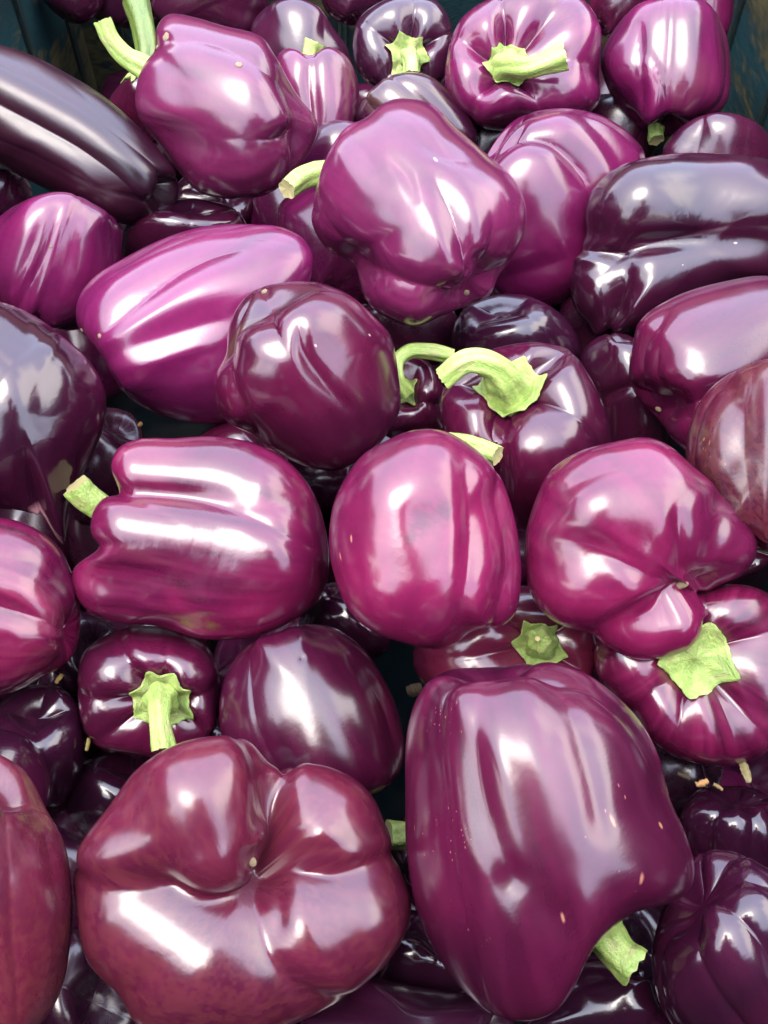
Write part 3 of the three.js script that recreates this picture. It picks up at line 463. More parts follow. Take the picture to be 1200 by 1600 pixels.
// ------------------------------------------------------------------ the peppers, nearest and largest first
const LIST = [
  { id: 'P1', hi: 1, t: 'red', k: .88, ro: .29, cc: .15, warm: .2, str: .25, lay: 0, ax: [-.10, -.42, -.9], L: .85, wob: .8, relax: 5, oz: -60,
    lobes: [[380, 1390, -185, 400, 1390, -185, 150, 150, 10], [232, 1405, -64, 335, 1470, -50, 112, 122, 30], [320, 1530, -70, 420, 1500, -62, 108, 112, 60], [486, 1432, -46, 560, 1420, -56, 100, 90, 8], [512, 1284, -84, 530, 1274, -90, 90, 86, 8], [222, 1292, -40, 330, 1222, -14, 88, 84, 10], [330, 1222, -14, 352, 1284, -2, 84, 76, 24], [388, 1205, -75, 394, 1262, -78, 50, 44, 8]],
    c: [380, 1385],
    o: [330, 1150, 375, 1152, 408, 1172, 424, 1198, 470, 1192, 530, 1203, 580, 1240, 607, 1300, 620, 1350, 640, 1390, 643, 1430, 620, 1485, 580, 1530, 520, 1570, 450, 1605, 380, 1630, 290, 1630, 215, 1605, 182, 1550, 150, 1525, 128, 1480, 118, 1420, 116, 1350, 133, 1305, 170, 1260, 205, 1210, 250, 1175, 290, 1157],
    s: [[34, 7, .5, 420, 1190, 414, 1240, 408, 1300], [30, 8, .6, 398, 1342, 425, 1328, 470, 1326, 530, 1330], [34, 9, .6, 400, 1350, 424, 1378, 434, 1415, 432, 1460], [36, 5, .2, 462, 1258, 472, 1298, 490, 1258]],
    dn: [[394, 1343, 30, 10], [150, 1520, 24, 5]], nub: [[394, 1346, 6, 1.2]], 
    label: 'big reddish purple pepper showing its deeply folded blossom end, at the lower left' },
  { id: 'P2', hi: 1, t: 'purple', k: .85, ro: .27, str: .5, lay: -.012, ax: [.27, -.93, .0], L: 1.15, f: [4, 40, .06, .4], wob: .7, pole: [945, 1450], c: [850, 1310],
    o: [690, 1050, 740, 1042, 790, 1040, 840, 1035, 900, 1043, 950, 1075, 1000, 1125, 1030, 1180, 1048, 1250, 1075, 1310, 1086, 1360, 1075, 1395, 1045, 1415, 1005, 1422, 970, 1440, 932, 1478, 912, 1512, 898, 1546, 876, 1578, 828, 1596, 775, 1588, 720, 1545, 680, 1490, 650, 1420, 635, 1330, 632, 1230, 633, 1150, 650, 1090],
    s: [[46, 9, .3, 760, 1050, 742, 1130, 748, 1230, 778, 1330, 810, 1385], [30, 5, .6, 950, 1090, 1005, 1155, 1040, 1225], [60, 6, .2, 905, 1475, 860, 1430, 800, 1370], [30, 5, .3, 880, 1080, 920, 1200, 940, 1300]],
    dn: [[800, 1375, 28, 4]], cal: { r: 62, n: 5, amp: .3, rot: 20 }, stem: { p: [[932, 1436, 5], [950, 1466, 6], [972, 1494, 8], [994, 1512, 10]], r: [48, 32, 29, 33] },
    spk: [[685, 1300, 50, 70, .8], [690, 1130, 45, 30, .8], [720, 1440, 60, 30, .8], [980, 1300, 90, 8, 1.3]], mk: [[960, 1280, 5, 's'], [1032, 1290, 5, 't'], [880, 1435, 4, 's'], [1005, 1372, 4, 's']],
    label: 'large purple pepper with speckled skin and pale stem pointing to the lower right' },
  { id: 'P3', hi: 1, t: 'magenta', k: .98, str: .4, lay: -.03, ax: [.25, .85, -.42], L: 1.0, wob: .8, oz: -60, relax: 1,
    lobes: [[632, 790, -26, 640, 890, -26, 112, 112, 30], [682, 768, -34, 690, 880, -30, 90, 96, 60], [754, 780, -46, 762, 915, -42, 50, 54, 7], [620, 925, -62, 690, 948, -50, 72, 62, 16]], c: [665, 845],
    o: [600, 690, 640, 673, 690, 672, 728, 690, 762, 718, 787, 755, 802, 800, 813, 860, 815, 910, 805, 960, 775, 982, 740, 985, 715, 1005, 680, 1015, 630, 1005, 580, 985, 545, 955, 522, 900, 514, 850, 520, 790, 540, 745, 565, 712],
    s: [[34, 9, .5, 726, 715, 736, 800, 736, 870, 728, 930, 712, 990]], dn: [[672, 812, 42, 6]],
    stem: { p: [[700, 690, -20], [735, 695, -12], [778, 712, -6]], r: [16, 16, 17], m: 1 }, mk: [[660, 815, 14, 'd'], [690, 800, 12, 'd'], [640, 840, 9, 'd'], [548, 842, 3, 's'], [530, 868, 3, 's']],
    label: 'bright magenta pepper in the middle of the heap with a dark scuff on its front' },
  { id: 'P4', hi: 1, t: 'magenta', k: .88, str: .35, lay: -.03, ax: [-.53, .49, -.69], L: .95, wob: .7, relax: 7, oz: -50,
    lobes: [[930, 800, -60, 1000, 790, -60, 108, 104, 40], [1000, 820, -60, 1020, 830, -60, 95, 90, 40], [928, 905, -65, 950, 890, -60, 98, 98, 24], [1095, 840, -70, 1110, 850, -75, 76, 72, 14], [975, 985, -56, 1048, 980, -52, 50, 54, 10]],
    c: [1000, 855],
    o: [860, 735, 905, 705, 960, 690, 1010, 683, 1045, 695, 1080, 725, 1120, 760, 1155, 795, 1183, 840, 1178, 880, 1150, 905, 1115, 920, 1092, 930, 1102, 958, 1098, 988, 1080, 1012, 1040, 1028, 990, 1030, 950, 1012, 920, 990, 870, 975, 835, 940, 820, 890, 822, 830, 838, 775],
    s: [[30, 8, .6, 1062, 908, 1064, 850, 1060, 790], [34, 9, .75, 1055, 910, 1020, 903, 960, 872, 905, 850, 865, 842], [30, 9, .6, 1066, 914, 1105, 904, 1150, 890], [36, 8, .3, 845, 800, 900, 750, 975, 722, 1040, 730], [26, 13, .6, 1064, 916, 1030, 934, 1000, 952, 955, 975, 918, 992]],
    dn: [[1062, 912, 14, 2]], nub: [[1062, 914, 6, 2.6]],
    label: 'magenta pepper with a white blossom tip and a small dark lobe beneath it' },
  { id: 'P5', hi: 1, t: 'magenta', k: .88, str: .85, lay: -.01, ax: [-.95, .12, -.06], L: 1.3, wob: .7, relax: 2, oz: -60,
    lobes: [[300, 840, -90, 410, 845, -80, 118, 122, 40], [226, 734, -46, 430, 760, -60, 58, 78, 12], [214, 822, -26, 440, 850, -40, 70, 84, 8], [172, 914, -62, 420, 905, -64, 60, 88, 44]], grn: .12, c: [315, 840], sg: 1.6,
    o: [180, 705, 215, 685, 270, 684, 340, 682, 400, 693, 450, 720, 490, 770, 510, 830, 515, 880, 505, 930, 475, 960, 430, 985, 370, 1000, 310, 998, 250, 980, 190, 975, 140, 958, 115, 925, 112, 890, 130, 868, 155, 860, 143, 838, 145, 800, 160, 778, 186, 766, 172, 740],
    s: [[30, 8, .8, 160, 770, 230, 771, 300, 777, 370, 797, 430, 825, 490, 855], [30, 4, .4, 140, 862, 180, 882, 240, 902], [30, 4, .4, 220, 990, 300, 975, 380, 985]],
    stem: { p: [[190, 815, -24], [160, 795, -20], [130, 772, -16], [118, 758, -14]], r: [24, 23, 24, 25] }, nub: [],
    mk: [[330, 978, 12, 'g'], [290, 975, 12, 'g']],
    label: 'three lobed magenta pepper lying on its side with its short green stem to the left' },
  { id: 'P6', hi: 1, t: 'purple', k: .8, str: .3, lay: -.035, ax: [.35, -.62, -.6], L: 1.05, f: [4, 10, .05, .4], wob: .7, grn: .35, c: [485, 590],
    o: [395, 455, 420, 445, 460, 440, 500, 442, 545, 460, 580, 490, 610, 525, 622, 580, 625, 640, 600, 685, 570, 715, 530, 735, 480, 730, 430, 705, 395, 680, 355, 660, 335, 620, 338, 580, 352, 555, 356, 515, 370, 480],
    s: [[26, 9, .7, 392, 462, 362, 520, 358, 580, 374, 630, 405, 680], [24, 7, .75, 466, 508, 474, 550, 500, 590, 540, 635]],
    dn: [[432, 535, 34, 5], [505, 550, 40, 7], [415, 455, 12, 4]], nub: [[413, 456, 4.5, .7]], mk: [[495, 540, 2.5, 'w'], [578, 523, 2, 'w']],
    label: 'dark plum pepper with a dented glossy face lying over the long striped pepper' },
  { id: 'P7', hi: 1, t: 'violet', k: 1.1, str: .35, lay: 0, ax: [.82, .5, -.15], L: 1.4, f: [4, 45, .06, .5], wob: .6, c: [305, 515],
    o: [190, 405, 250, 375, 320, 353, 390, 349, 445, 355, 480, 380, 491, 410, 485, 445, 470, 520, 430, 600, 370, 655, 300, 662, 240, 645, 190, 610, 165, 570, 150, 545, 125, 520, 118, 490, 125, 460, 150, 430],
    s: [[44, 14, .6, 150, 525, 210, 470, 270, 422, 330, 394, 380, 385], [50, 12, .2, 185, 548, 255, 525, 320, 505, 390, 488], [40, 5, .2, 190, 590, 260, 585, 350, 545], [30, 4, .5, 380, 372, 430, 372, 470, 385]],
    nub: [[128, 516, 3.5, .4], [156, 525, 3.5, .5]], label: 'long violet pepper with a deep diagonal furrow, left of the dented plum one' },
  { id: 'P8', hi: 1, t: 'pink', k: .95, str: .35, lay: -.05, ax: [-.72, .6, -.35], L: 1.1, f: [4, 30, .05, .4], wob: .7, tip: [728, 458], c: [655, 335],
    o: [570, 185, 600, 160, 640, 153, 680, 165, 715, 200, 760, 240, 800, 275, 820, 315, 820, 360, 800, 405, 780, 430, 765, 462, 730, 478, 700, 490, 650, 510, 610, 500, 575, 475, 560, 440, 553, 415, 510, 390, 487, 350, 490, 315, 500, 270, 520, 225, 545, 195],
    s: [[40, 14, .6, 680, 280, 705, 330, 726, 390, 735, 430, 728, 458], [44, 16, .6, 490, 320, 530, 385, 600, 432, 670, 455, 728, 458], [20, 3.5, .4, 605, 245, 635, 275, 648, 305], [26, 5, .4, 650, 215, 690, 240, 725, 250], [40, 7, .3, 530, 180, 560, 225, 590, 270]],
    dn: [[612, 330, 16, 1], [728, 458, 14, 3]], nub: [[728, 457, 5, .6]], stem: { p: [[530, 270, -28], [500, 272, -24], [470, 280, -18], [448, 296, -12]], r: [20, 21, 19, 17] },
    mk: [[660, 370, 4, 'd'], [680, 250, 4, 'w']],
    label: 'pale pink violet pepper with a deep furrow lying highest, its green stem poking out left' },
  { id: 'P9', hi: 1, t: 'pink', k: .72, str: .4, lay: -.03, ax: [-.88, .25, -.32], L: 1.1, f: [4, 50, .05, .35], wob: .6, c: [350, 170],
    o: [240, 55, 262, 22, 300, 25, 350, 40, 408, 57, 432, 90, 460, 140, 497, 192, 485, 235, 460, 270, 420, 303, 370, 312, 310, 300, 280, 270, 250, 228, 215, 180, 212, 140, 225, 100, 243, 75],
    s: [[26, 5, .6, 240, 72, 300, 60, 370, 80, 440, 130, 490, 185], [40, 5, .2, 230, 190, 280, 220, 320, 235]], dn: [[258, 60, 14, 4], [272, 135, 30, 3]],
    nub: [[260, 57, 6, .3], [374, 100, 5, .25], [245, 73, 3, .5]], stem: { p: [[250, 125, -16], [222, 105, -16], [195, 88, -13], [172, 60, -8], [160, 32, -4]], r: [22, 21, 17, 15, 15], m: 0 },
    label: 'smooth mauve pepper with a tiny round pale scar and a long curved stem' },
  { id: 'P10', hi: 1, t: 'dark', k: .6, str: .4, ro: .38, cc: 0, lay: -.02, ax: [-.86, .5, 0], L: 1.75, f: [4, 35, .04, .7], wob: .5, c: [95, 210],
    o: [-100, 70, -40, 60, 0, 68, 50, 85, 110, 117, 165, 152, 220, 200, 260, 245, 281, 285, 270, 325, 228, 350, 190, 352, 140, 332, 80, 300, 0, 260, -60, 235, -110, 190, -125, 120],
    s: [[44, 13, .5, -60, 130, 0, 165, 60, 197, 130, 238, 200, 300, 222, 350], [26, 2, .4, 80, 105, 150, 165, 230, 235]],
    label: 'long nearly black purple pepper lying slantwise at the upper left edge' },
  { id: 'P11', hi: 1, t: 'dark', k: .8, ro: .2, str: .2, lay: -.025, ax: [-.32, .94, -.02], L: 1.1, wob: .9, sg: 1, oz: -40,
    lobes: [[-30, 600, -40, 38, 630, -40, 142, 128, 30], [50, 720, -44, 94, 832, -36, 74, 11, 70]], c: [30, 650],
    o: [-60, 462, 0, 470, 50, 490, 105, 530, 145, 570, 165, 615, 165, 655, 142, 720, 118, 765, 108, 800, 105, 835, 97, 856, 84, 843, 74, 815, 40, 800, 0, 795, -70, 790, -130, 720, -145, 620, -110, 520],
    s: [[50, 6, .2, -20, 500, 40, 545, 65, 610, 60, 650]], ptip: .045,
    label: 'dark glossy pepper with a pointed pale tip at the left edge' },
  { id: 'P12', mid: 1, t: 'violet', str: .35, lay: .02, ax: [.25, .93, .15], L: 1.1, f: [5, 15, .12, .6],
    o: [60, 305, 100, 300, 150, 320, 185, 350, 190, 400, 176, 460, 150, 500, 110, 517, 60, 505, 0, 480, -40, 440, -30, 370, 10, 330],
    s: [[24, 7, .6, 88, 330, 72, 390, 45, 450, 15, 500], [18, 4, .5, 68, 340, 45, 400, 20, 450], [30, 5, .3, 118, 340, 100, 420, 85, 490]], nub: [[80, 387, 2.5, .5]],
    label: 'violet pepper with long ribbed highlights just below the nearly black pepper at left' },
  { id: 'P13', hi: 1, t: 'magenta', k: .85, str: .8, lay: 0, ax: [-.9, .3, .1], L: 1.1, f: [4, 40, .05, .5], wob: .6, grn: .1, c: [20, 948],
    o: [-60, 810, 0, 808, 50, 822, 95, 858, 120, 920, 126, 980, 110, 1030, 60, 1062, 10, 1085, -60, 1085, -100, 1020, -110, 900],
    s: [[40, 14, .6, -60, 930, 0, 948, 50, 962, 105, 985], [30, 4, .3, 10, 870, 60, 880, 100, 900]], label: 'magenta pepper cut by the left edge, below the pointed dark one' },
  { id: 'P14', mid: 1, t: 'purple', k: .85, str: .3, lay: .045, ax: [.12, -.22, .97], L: .85, f: [7, 30, .2, .4], pole: [252, 1095], pale: [.03, .03, .5], c: [232, 1078],
    o: [170, 990, 220, 978, 280, 985, 320, 1005, 342, 1050, 342, 1100, 332, 1150, 300, 1174, 250, 1182, 200, 1177, 150, 1165, 128, 1130, 121, 1070, 130, 1020],
    cal: { r: 48, n: 7, amp: .2, rot: 80, m: 0 }, stem: { p: [[252, 1092, 22], [250, 1105, 32], [250, 1130, 38], [256, 1170, 40]], r: [28, 18, 15, 18] },
    label: 'purple pepper facing up with bright green starry calyx and stem, above the folded reddish one' },
  { id: 'P15', hi: 1, t: 'purple', k: .8, str: .45, lay: .035, ax: [.35, -.9, .1], L: 1.05, f: [4, 40, .07, .5], c: [490, 1110],
    o: [440, 985, 480, 975, 520, 980, 565, 1010, 600, 1060, 625, 1120, 633, 1180, 612, 1225, 560, 1250, 480, 1255, 400, 1235, 352, 1170, 342, 1110, 355, 1050, 390, 1005],
    s: [[26, 6, .5, 560, 1030, 600, 1100, 625, 1190]], dn: [[472, 1028, 5, 2.5]], label: 'dark purple pepper with one broad grey white reflection, behind the folded red one' },
  { id: 'P16', hi: 1, t: 'red', k: .95, ro: .36, cc: .15, warm: .25, str: .25, lay: -.01, ax: [.05, 1, .1], L: 1.2, f: [4, 40, .08, .4], c: [0, 1400],
    o: [-60, 1160, 0, 1178, 42, 1205, 72, 1260, 102, 1320, 113, 1400, 110, 1480, 96, 1550, 62, 1605, 0, 1640, -70, 1610, -110, 1450, -105, 1280],
    s: [[30, 6, .4, 30, 1190, 75, 1300, 90, 1400]], label: 'dull reddish pepper cut by the lower left edge' },
  { id: 'P17', hi: 1, t: 'purple', k: .82, str: .3, lay: .035, ax: [-.22, .5, .84], L: .95, f: [5, 20, .13, .4], pole: [792, 612], c: [830, 685],
    o: [735, 560, 790, 540, 840, 535, 890, 547, 917, 580, 942, 630, 957, 690, 950, 750, 920, 805, 860, 832, 800, 822, 765, 770, 735, 715, 700, 690, 688, 650, 692, 610],
    s: [[40, 16, .6, 790, 630, 778, 665, 776, 710, 772, 770], [30, 10, .5, 820, 590, 850, 570, 880, 545], [26, 6, .5, 815, 590, 812, 560, 800, 535]],
    cal: { r: 54, n: 6, amp: .13, rot: 30, m: 1 }, stem: { p: [[792, 610, 24], [787, 595, 34], [768, 572, 42], [730, 565, 44], [692, 592, 40]], r: [44, 28, 20, 18, 17] },
    label: 'purple pepper with a thick arched light green stem, right of the dented plum one' },
  { id: 'P18', hi: 1, t: 'dark', k: .85, ro: .22, str: .3, lay: .01, ax: [.9, .2, -.4], L: 1.4, wob: .8, relax: 2, oz: -60,
    lobes: [[1000, 320, -60, 1250, 335, -70, 84, 92, 40], [1020, 438, -65, 1240, 400, -70, 64, 60, 16], [938, 462, -85, 960, 440, -80, 58, 56, 12]], c: [1075, 375],
    o: [912, 330, 930, 290, 970, 258, 1030, 242, 1100, 238, 1200, 248, 1280, 290, 1295, 380, 1240, 440, 1150, 452, 1080, 478, 1030, 502, 985, 520, 940, 522, 902, 490, 889, 440, 898, 402, 914, 372],
    s: [[30, 6, .6, 943, 425, 985, 392, 1060, 372, 1140, 355, 1220, 350], [26, 6, .7, 943, 425, 955, 460, 975, 500, 990, 535], [84, 11, .05, 1075, 236, 1105, 290, 1150, 350]], mk: [[1150, 378, 3, 'w'], [1067, 413, 2, 'w']],
    label: 'almost black purple pepper with two stacked lobes, cut by the right edge' },
  { id: 'P19', hi: 1, t: 'purple', k: 1.05, str: .25, lay: 0, ax: [.92, .3, -.22], L: 1.3, f: [4, 40, .04, .5], wob: .6, tip: [1030, 642], c: [1130, 560],
    o: [1000, 500, 1050, 465, 1120, 442, 1200, 430, 1280, 450, 1310, 540, 1260, 620, 1160, 700, 1095, 716, 1055, 692, 1028, 655, 1000, 628, 983, 590, 988, 540],
    s: [[24, 9, .6, 1030, 642, 1003, 600, 1003, 545, 1040, 490], [40, 16, .6, 1030, 642, 1080, 632, 1150, 615, 1230, 590]], nub: [[1028, 640, 5, .5]], mk: [[985, 553, 4, 't']],
    label: 'purple pepper with a large white highlight beside the dull reddish one at the right' },
  { id: 'P20', hi: 1, t: 'red', k: .75, ro: .3, cc: .25, warm: .25, grn: .15, str: .2, lay: -.05, ax: [.25, .9, .05], L: 1.2, f: [4, 10, .1, .5], c: [1195, 715],
    o: [1130, 590, 1200, 560, 1270, 565, 1315, 680, 1300, 820, 1245, 868, 1195, 860, 1150, 830, 1100, 790, 1073, 735, 1076, 670, 1095, 625],
    s: [[50, 9, .3, 1180, 560, 1160, 650, 1165, 760, 1190, 860]], spk: [[1120, 740, 40, 10, 1.0], [1100, 690, 10, 8, 1.3]],
    label: 'dull brownish red pepper cut by the right edge' },
  { id: 'P21', hi: 1, t: 'magenta', k: .8, str: .9, lay: .03, ax: [-.05, .1, .98], L: .85, f: [5, 5, .12, .3], pole: [1080, 1025], pale: [.07, .07, .38], c: [1090, 1060],
    o: [1100, 920, 1150, 912, 1205, 930, 1245, 1000, 1248, 1090, 1210, 1165, 1150, 1197, 1070, 1188, 1020, 1162, 970, 1110, 935, 1060, 930, 1010, 960, 970, 1030, 940],
    s: [[50, 13, .4, 1075, 1050, 1010, 1090, 975, 1130], [40, 8, .4, 1110, 1060, 1140, 1120, 1160, 1190]], cal: { r: 58, n: 5, amp: .16, rot: 35 },
    label: 'magenta pepper with a pale star round its broad green calyx, under the white tipped one' },
  { id: 'P22', mid: 1, t: 'violet', k: .95, str: .35, lay: .0, ax: [-.12, -.02, .99], L: .85, f: [6, 15, .24, .45], pole: [792, 105], pale: [.05, .05, .4], warm: .2,
    o: [720, 30, 760, 0, 830, -20, 900, -10, 938, 40, 936, 110, 936, 160, 900, 193, 840, 205, 770, 205, 720, 180, 696, 140, 700, 80],
    cal: { r: 38, n: 8, amp: .1, rot: 10, m: 1 }, stem: { p: [[792, 106, 30], [802, 104, 44], [828, 105, 52], [882, 86, 56]], r: [26, 16, 15, 21] },
    label: 'violet pepper facing the lens with a pale calyx and stem pointing right, at the top' },
  { id: 'P23', mid: 1, t: 'violet', k: 1.05, str: .55, lay: 0, ax: [-.05, -.95, -.2], L: 1.0, f: [5, 20, .12, .5], grn: .2,
    o: [960, 45, 1000, 5, 1050, -5, 1100, 0, 1130, 40, 1142, 100, 1136, 160, 1100, 195, 1050, 213, 1012, 212, 975, 180, 946, 130, 938, 90],
    s: [[18, 6, .8, 1000, 40, 1000, 100, 1003, 160], [14, 3, .7, 1010, 80, 1028, 110, 1040, 160]], stem: { p: [[1025, 200, -12], [1024, 212, -11], [1026, 219, -10]], r: [14, 13, 13] },
    label: 'violet pepper with streaked skin in the top right corner' },
  { id: 'P24', hi: 1, t: 'violet', k: .85, str: .3, lay: .035, ax: [-.72, .62, .2], L: 1.05, f: [4, 40, .04, .6], wob: .6,
    o: [770, 225, 800, 190, 840, 173, 900, 170, 950, 185, 990, 215, 1010, 250, 985, 300, 945, 350, 928, 400, 905, 450, 870, 478, 810, 485, 760, 450, 735, 380, 740, 290],
    s: [[44, 18, .8, 750, 240, 812, 210, 862, 216, 900, 248, 928, 295, 938, 350], [34, 7, .4, 770, 440, 830, 425, 890, 405], [26, 4, .4, 900, 170, 950, 220, 985, 280]],
    label: 'two lobed violet pepper just right of the highest pale one' },
  { id: 'P25', t: 'dark', k: 1.4, str: .3, lay: .05, ax: [.1, .95, .2], L: 1, f: [7, 15, .12, .7],
    o: [1035, 235, 1065, 197, 1110, 177, 1150, 178, 1190, 197, 1215, 235, 1200, 290, 1120, 305, 1050, 285], label: 'small dark pepper with striped highlights against the crate side, at the right' },
  { id: 'P26', mid: 1, t: 'dark', k: 1.3, str: .3, lay: .02, ax: [.05, -.3, .95], L: .9, f: [5, 0, .2, .4], pole: [640, 92],
    o: [560, 30, 590, 5, 630, -8, 680, 0, 704, 40, 706, 90, 692, 130, 640, 152, 590, 142, 560, 112, 551, 70], cal: { r: 32, n: 6, amp: .25, rot: 85, m: 1 }, stem: { p: [[640, 90, 28], [642, 98, 38], [643, 118, 40]], r: [16, 12, 12] },
    label: 'dark pepper with a dry spiky calyx at the top of the heap' },
  { id: 'P27', mid: 1, t: 'pink', k: .85, str: .4, lay: .03, ax: [.02, .96, .1], L: 1.15, f: [4, 0, .14, .5], grn: .3, pole: [484, 92],
    o: [432, 88, 455, 74, 483, 86, 512, 73, 542, 88, 559, 125, 561, 165, 553, 205, 530, 245, 490, 255, 460, 215, 440, 150], s: [[26, 8, .6, 483, 82, 482, 130, 487, 190]],
    stem: { p: [[484, 100, 4], [486, 84, 6], [492, 66, 8]], r: [14, 15, 17] }, label: 'pale mauve heart shaped pepper with a stubby green stem, near the top' },
  { id: 'P28', mid: 1, t: 'dark', k: 1.4, str: .25, lay: .055, ax: [.1, .95, .1], L: 1.1, f: [4, 35, .1, .5],
    o: [395, 35, 425, 5, 460, -4, 497, 10, 520, 42, 546, 80, 552, 130, 490, 150, 420, 120, 392, 75], label: 'dark purple pepper directly behind the heart shaped mauve one' },
  { id: 'P29', t: 'violet', k: .75, str: .3, lay: .075, ax: [.3, .9, .2], L: 1, f: [4, 30, .12, .5], o: [468, 222, 498, 195, 545, 188, 600, 220, 600, 300, 550, 350, 490, 330, 452, 292, 448, 255], label: 'small purple pepper wedged between the smooth mauve and the highest pale pepper' },
  { id: 'P29b', t: 'violet', k: .7, str: .3, lay: .05, ax: [.6, .7, .2], L: 1.1, f: [4, 30, .1, .5], o: [436, 320, 480, 290, 540, 285, 600, 330, 615, 420, 590, 470, 540, 478, 492, 450, 450, 395, 435, 350], label: 'purple pepper deep under the highest pale pepper, below its stem' },
  { id: 'P30', mid: 1, t: 'dark', k: 1.1, str: .4, grn: .3, lay: .045, ax: [-.65, .72, .15], L: 1.1, f: [7, 10, .12, .7], o: [556, 180, 588, 132, 630, 113, 670, 118, 706, 145, 735, 180, 748, 220, 710, 270, 620, 275, 568, 235], label: 'dark striped pepper peeping out above the highest pale one' },
  { id: 'P31', mid: 1, t: 'ink', k: 1.3, str: .2, ro: .2, lay: .065, ax: [-.3, .6, .5], L: .95, f: [4, 20, .1, .4], o: [706, 520, 730, 478, 775, 460, 822, 462, 870, 485, 900, 520, 907, 562, 870, 605, 780, 605, 713, 575], label: 'inky dark pepper with a bluish sheen behind the arched stem' },
  { id: 'P32', t: 'dark', k: .9, str: .2, ro: .18, lay: .07, ax: [.2, .8, .3], L: 1.1, f: [4, 40, .14, .6], o: [905, 565, 925, 532, 970, 520, 1005, 540, 1025, 600, 1045, 660, 1035, 715, 990, 720, 945, 690, 920, 625], s: [[20, 8, .7, 925, 635, 960, 612, 1000, 600]], label: 'small dark pepper in the gap left of the purple one with the white highlight' },
  { id: 'P33', t: 'purple', k: .9, str: .25, lay: .065, ax: [-.35, .3, .8], L: .9, f: [4, 45, .12, .4], pole: [632, 612], o: [596, 590, 628, 558, 665, 562, 692, 600, 698, 640, 690, 675, 640, 692, 590, 672, 580, 630], s: [[20, 8, .7, 625, 632, 660, 628, 700, 640]],
    cal: { r: 24, n: 5, amp: .3 }, stem: { p: [[632, 612, 22], [622, 592, 28], [621, 566, 28], [640, 549, 27], [675, 549, 26], [707, 557, 24]], r: [16, 11, 11, 12, 13, 12] }, label: 'small purple pepper with a curled green stem beside the dented plum one' },
  { id: 'P34', mid: 1, t: 'red', k: 1.0, str: .3, lay: .05, ax: [.25, .1, .96], L: .85, f: [5, 30, .12, .4], pole: [848, 1004], o: [645, 1022, 672, 980, 735, 930, 810, 915, 880, 930, 925, 985, 932, 1040, 890, 1095, 800, 1120, 705, 1100, 655, 1060],
    cal: { r: 40, n: 5, amp: .25, rot: 20 }, stem: { p: [[846, 1006, 18], [843, 1002, 30], [841, 999, 36], [840, 998, 39]], r: [27, 25, 19, 4] }, label: 'reddish pepper with a round green stem stub, squeezed under the bright magenta one' },
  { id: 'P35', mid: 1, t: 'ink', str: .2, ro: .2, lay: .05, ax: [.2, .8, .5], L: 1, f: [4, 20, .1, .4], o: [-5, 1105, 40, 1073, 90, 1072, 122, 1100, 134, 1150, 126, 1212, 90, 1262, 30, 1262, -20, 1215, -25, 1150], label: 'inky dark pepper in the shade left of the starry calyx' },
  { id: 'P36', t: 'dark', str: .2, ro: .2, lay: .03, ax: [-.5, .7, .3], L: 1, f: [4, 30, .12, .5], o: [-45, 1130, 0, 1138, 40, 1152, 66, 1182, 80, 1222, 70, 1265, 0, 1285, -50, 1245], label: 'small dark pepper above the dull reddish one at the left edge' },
  { id: 'P37', mid: 1, t: 'dark', k: .9, str: .3, ro: .16, lay: .055, ax: [.1, .95, .2], L: 1, f: [7, 5, .13, .7], o: [1062, 1275, 1088, 1236, 1140, 1228, 1190, 1236, 1225, 1272, 1230, 1340, 1190, 1385, 1110, 1375, 1068, 1335], label: 'dark ribbed pepper below the straw scraps at the right edge' },
  { id: 'P38', hi: 1, t: 'dark', k: 1.2, str: .3, ro: .2, lay: .008, ax: [-.62, .78, .05], L: 1.25, f: [8, 15, .07, .9], wob: .6, c: [1140, 1480], o: [1090, 1335, 1130, 1328, 1180, 1345, 1240, 1390, 1275, 1480, 1265, 1600, 1200, 1650, 1100, 1640, 1040, 1590, 1018, 1500, 1035, 1420, 1060, 1365], label: 'dark ribbed pepper with bright streaks in the lower right corner' },
  { id: 'P39', mid: 1, t: 'ink', k: 1.3, str: .2, lay: .04, ax: [.9, .1, .2], L: 1.2, f: [4, 40, .1, .5], c: [640, 1595], o: [470, 1590, 520, 1548, 560, 1522, 620, 1535, 690, 1548, 760, 1560, 805, 1600, 780, 1660, 640, 1680, 500, 1650], label: 'dark pepper along the bottom edge between the two big ones' },
  { id: 'P39b', t: 'ink', k: 1.2, str: .2, ro: .18, lay: .06, ax: [.4, .8, .2], L: 1.1, f: [4, 20, .1, .5], o: [580, 1480, 630, 1425, 680, 1430, 730, 1490, 735, 1550, 660, 1570, 590, 1540], label: 'inky pepper in the narrow gap between the two biggest peppers' },
  { id: 'P40', mid: 1, t: 'ink', k: 1.2, str: .2, ro: .18, lay: .05, ax: [.7, .6, .2], L: 1.2, f: [5, 20, .1, .6], o: [820, 1580, 860, 1510, 930, 1485, 1000, 1485, 1050, 1530, 1062, 1600, 1000, 1655, 880, 1655, 825, 1625], label: 'very dark pepper at the bottom edge under the pale stem' },
  { id: 'P41', t: 'dark', k: .8, str: .2, ro: .16, lay: .06, ax: [.2, .6, .6], L: 1, wob: .6, f: [4, 30, .08, .5], o: [190, 375, 213, 328, 260, 312, 320, 312, 372, 330, 388, 372, 340, 425, 250, 432, 198, 412], label: 'dark pepper in the shade between the nearly black one and the long violet one' },
  { id: 'P42', t: 'dark', k: 1.3, str: .2, lay: .055, ax: [.2, .9, .2], L: 1, f: [4, 30, .12, .5], o: [-40, 270, 15, 265, 47, 288, 50, 322, 20, 355, -45, 345], label: 'small dark pepper at the left edge beneath the nearly black one' },
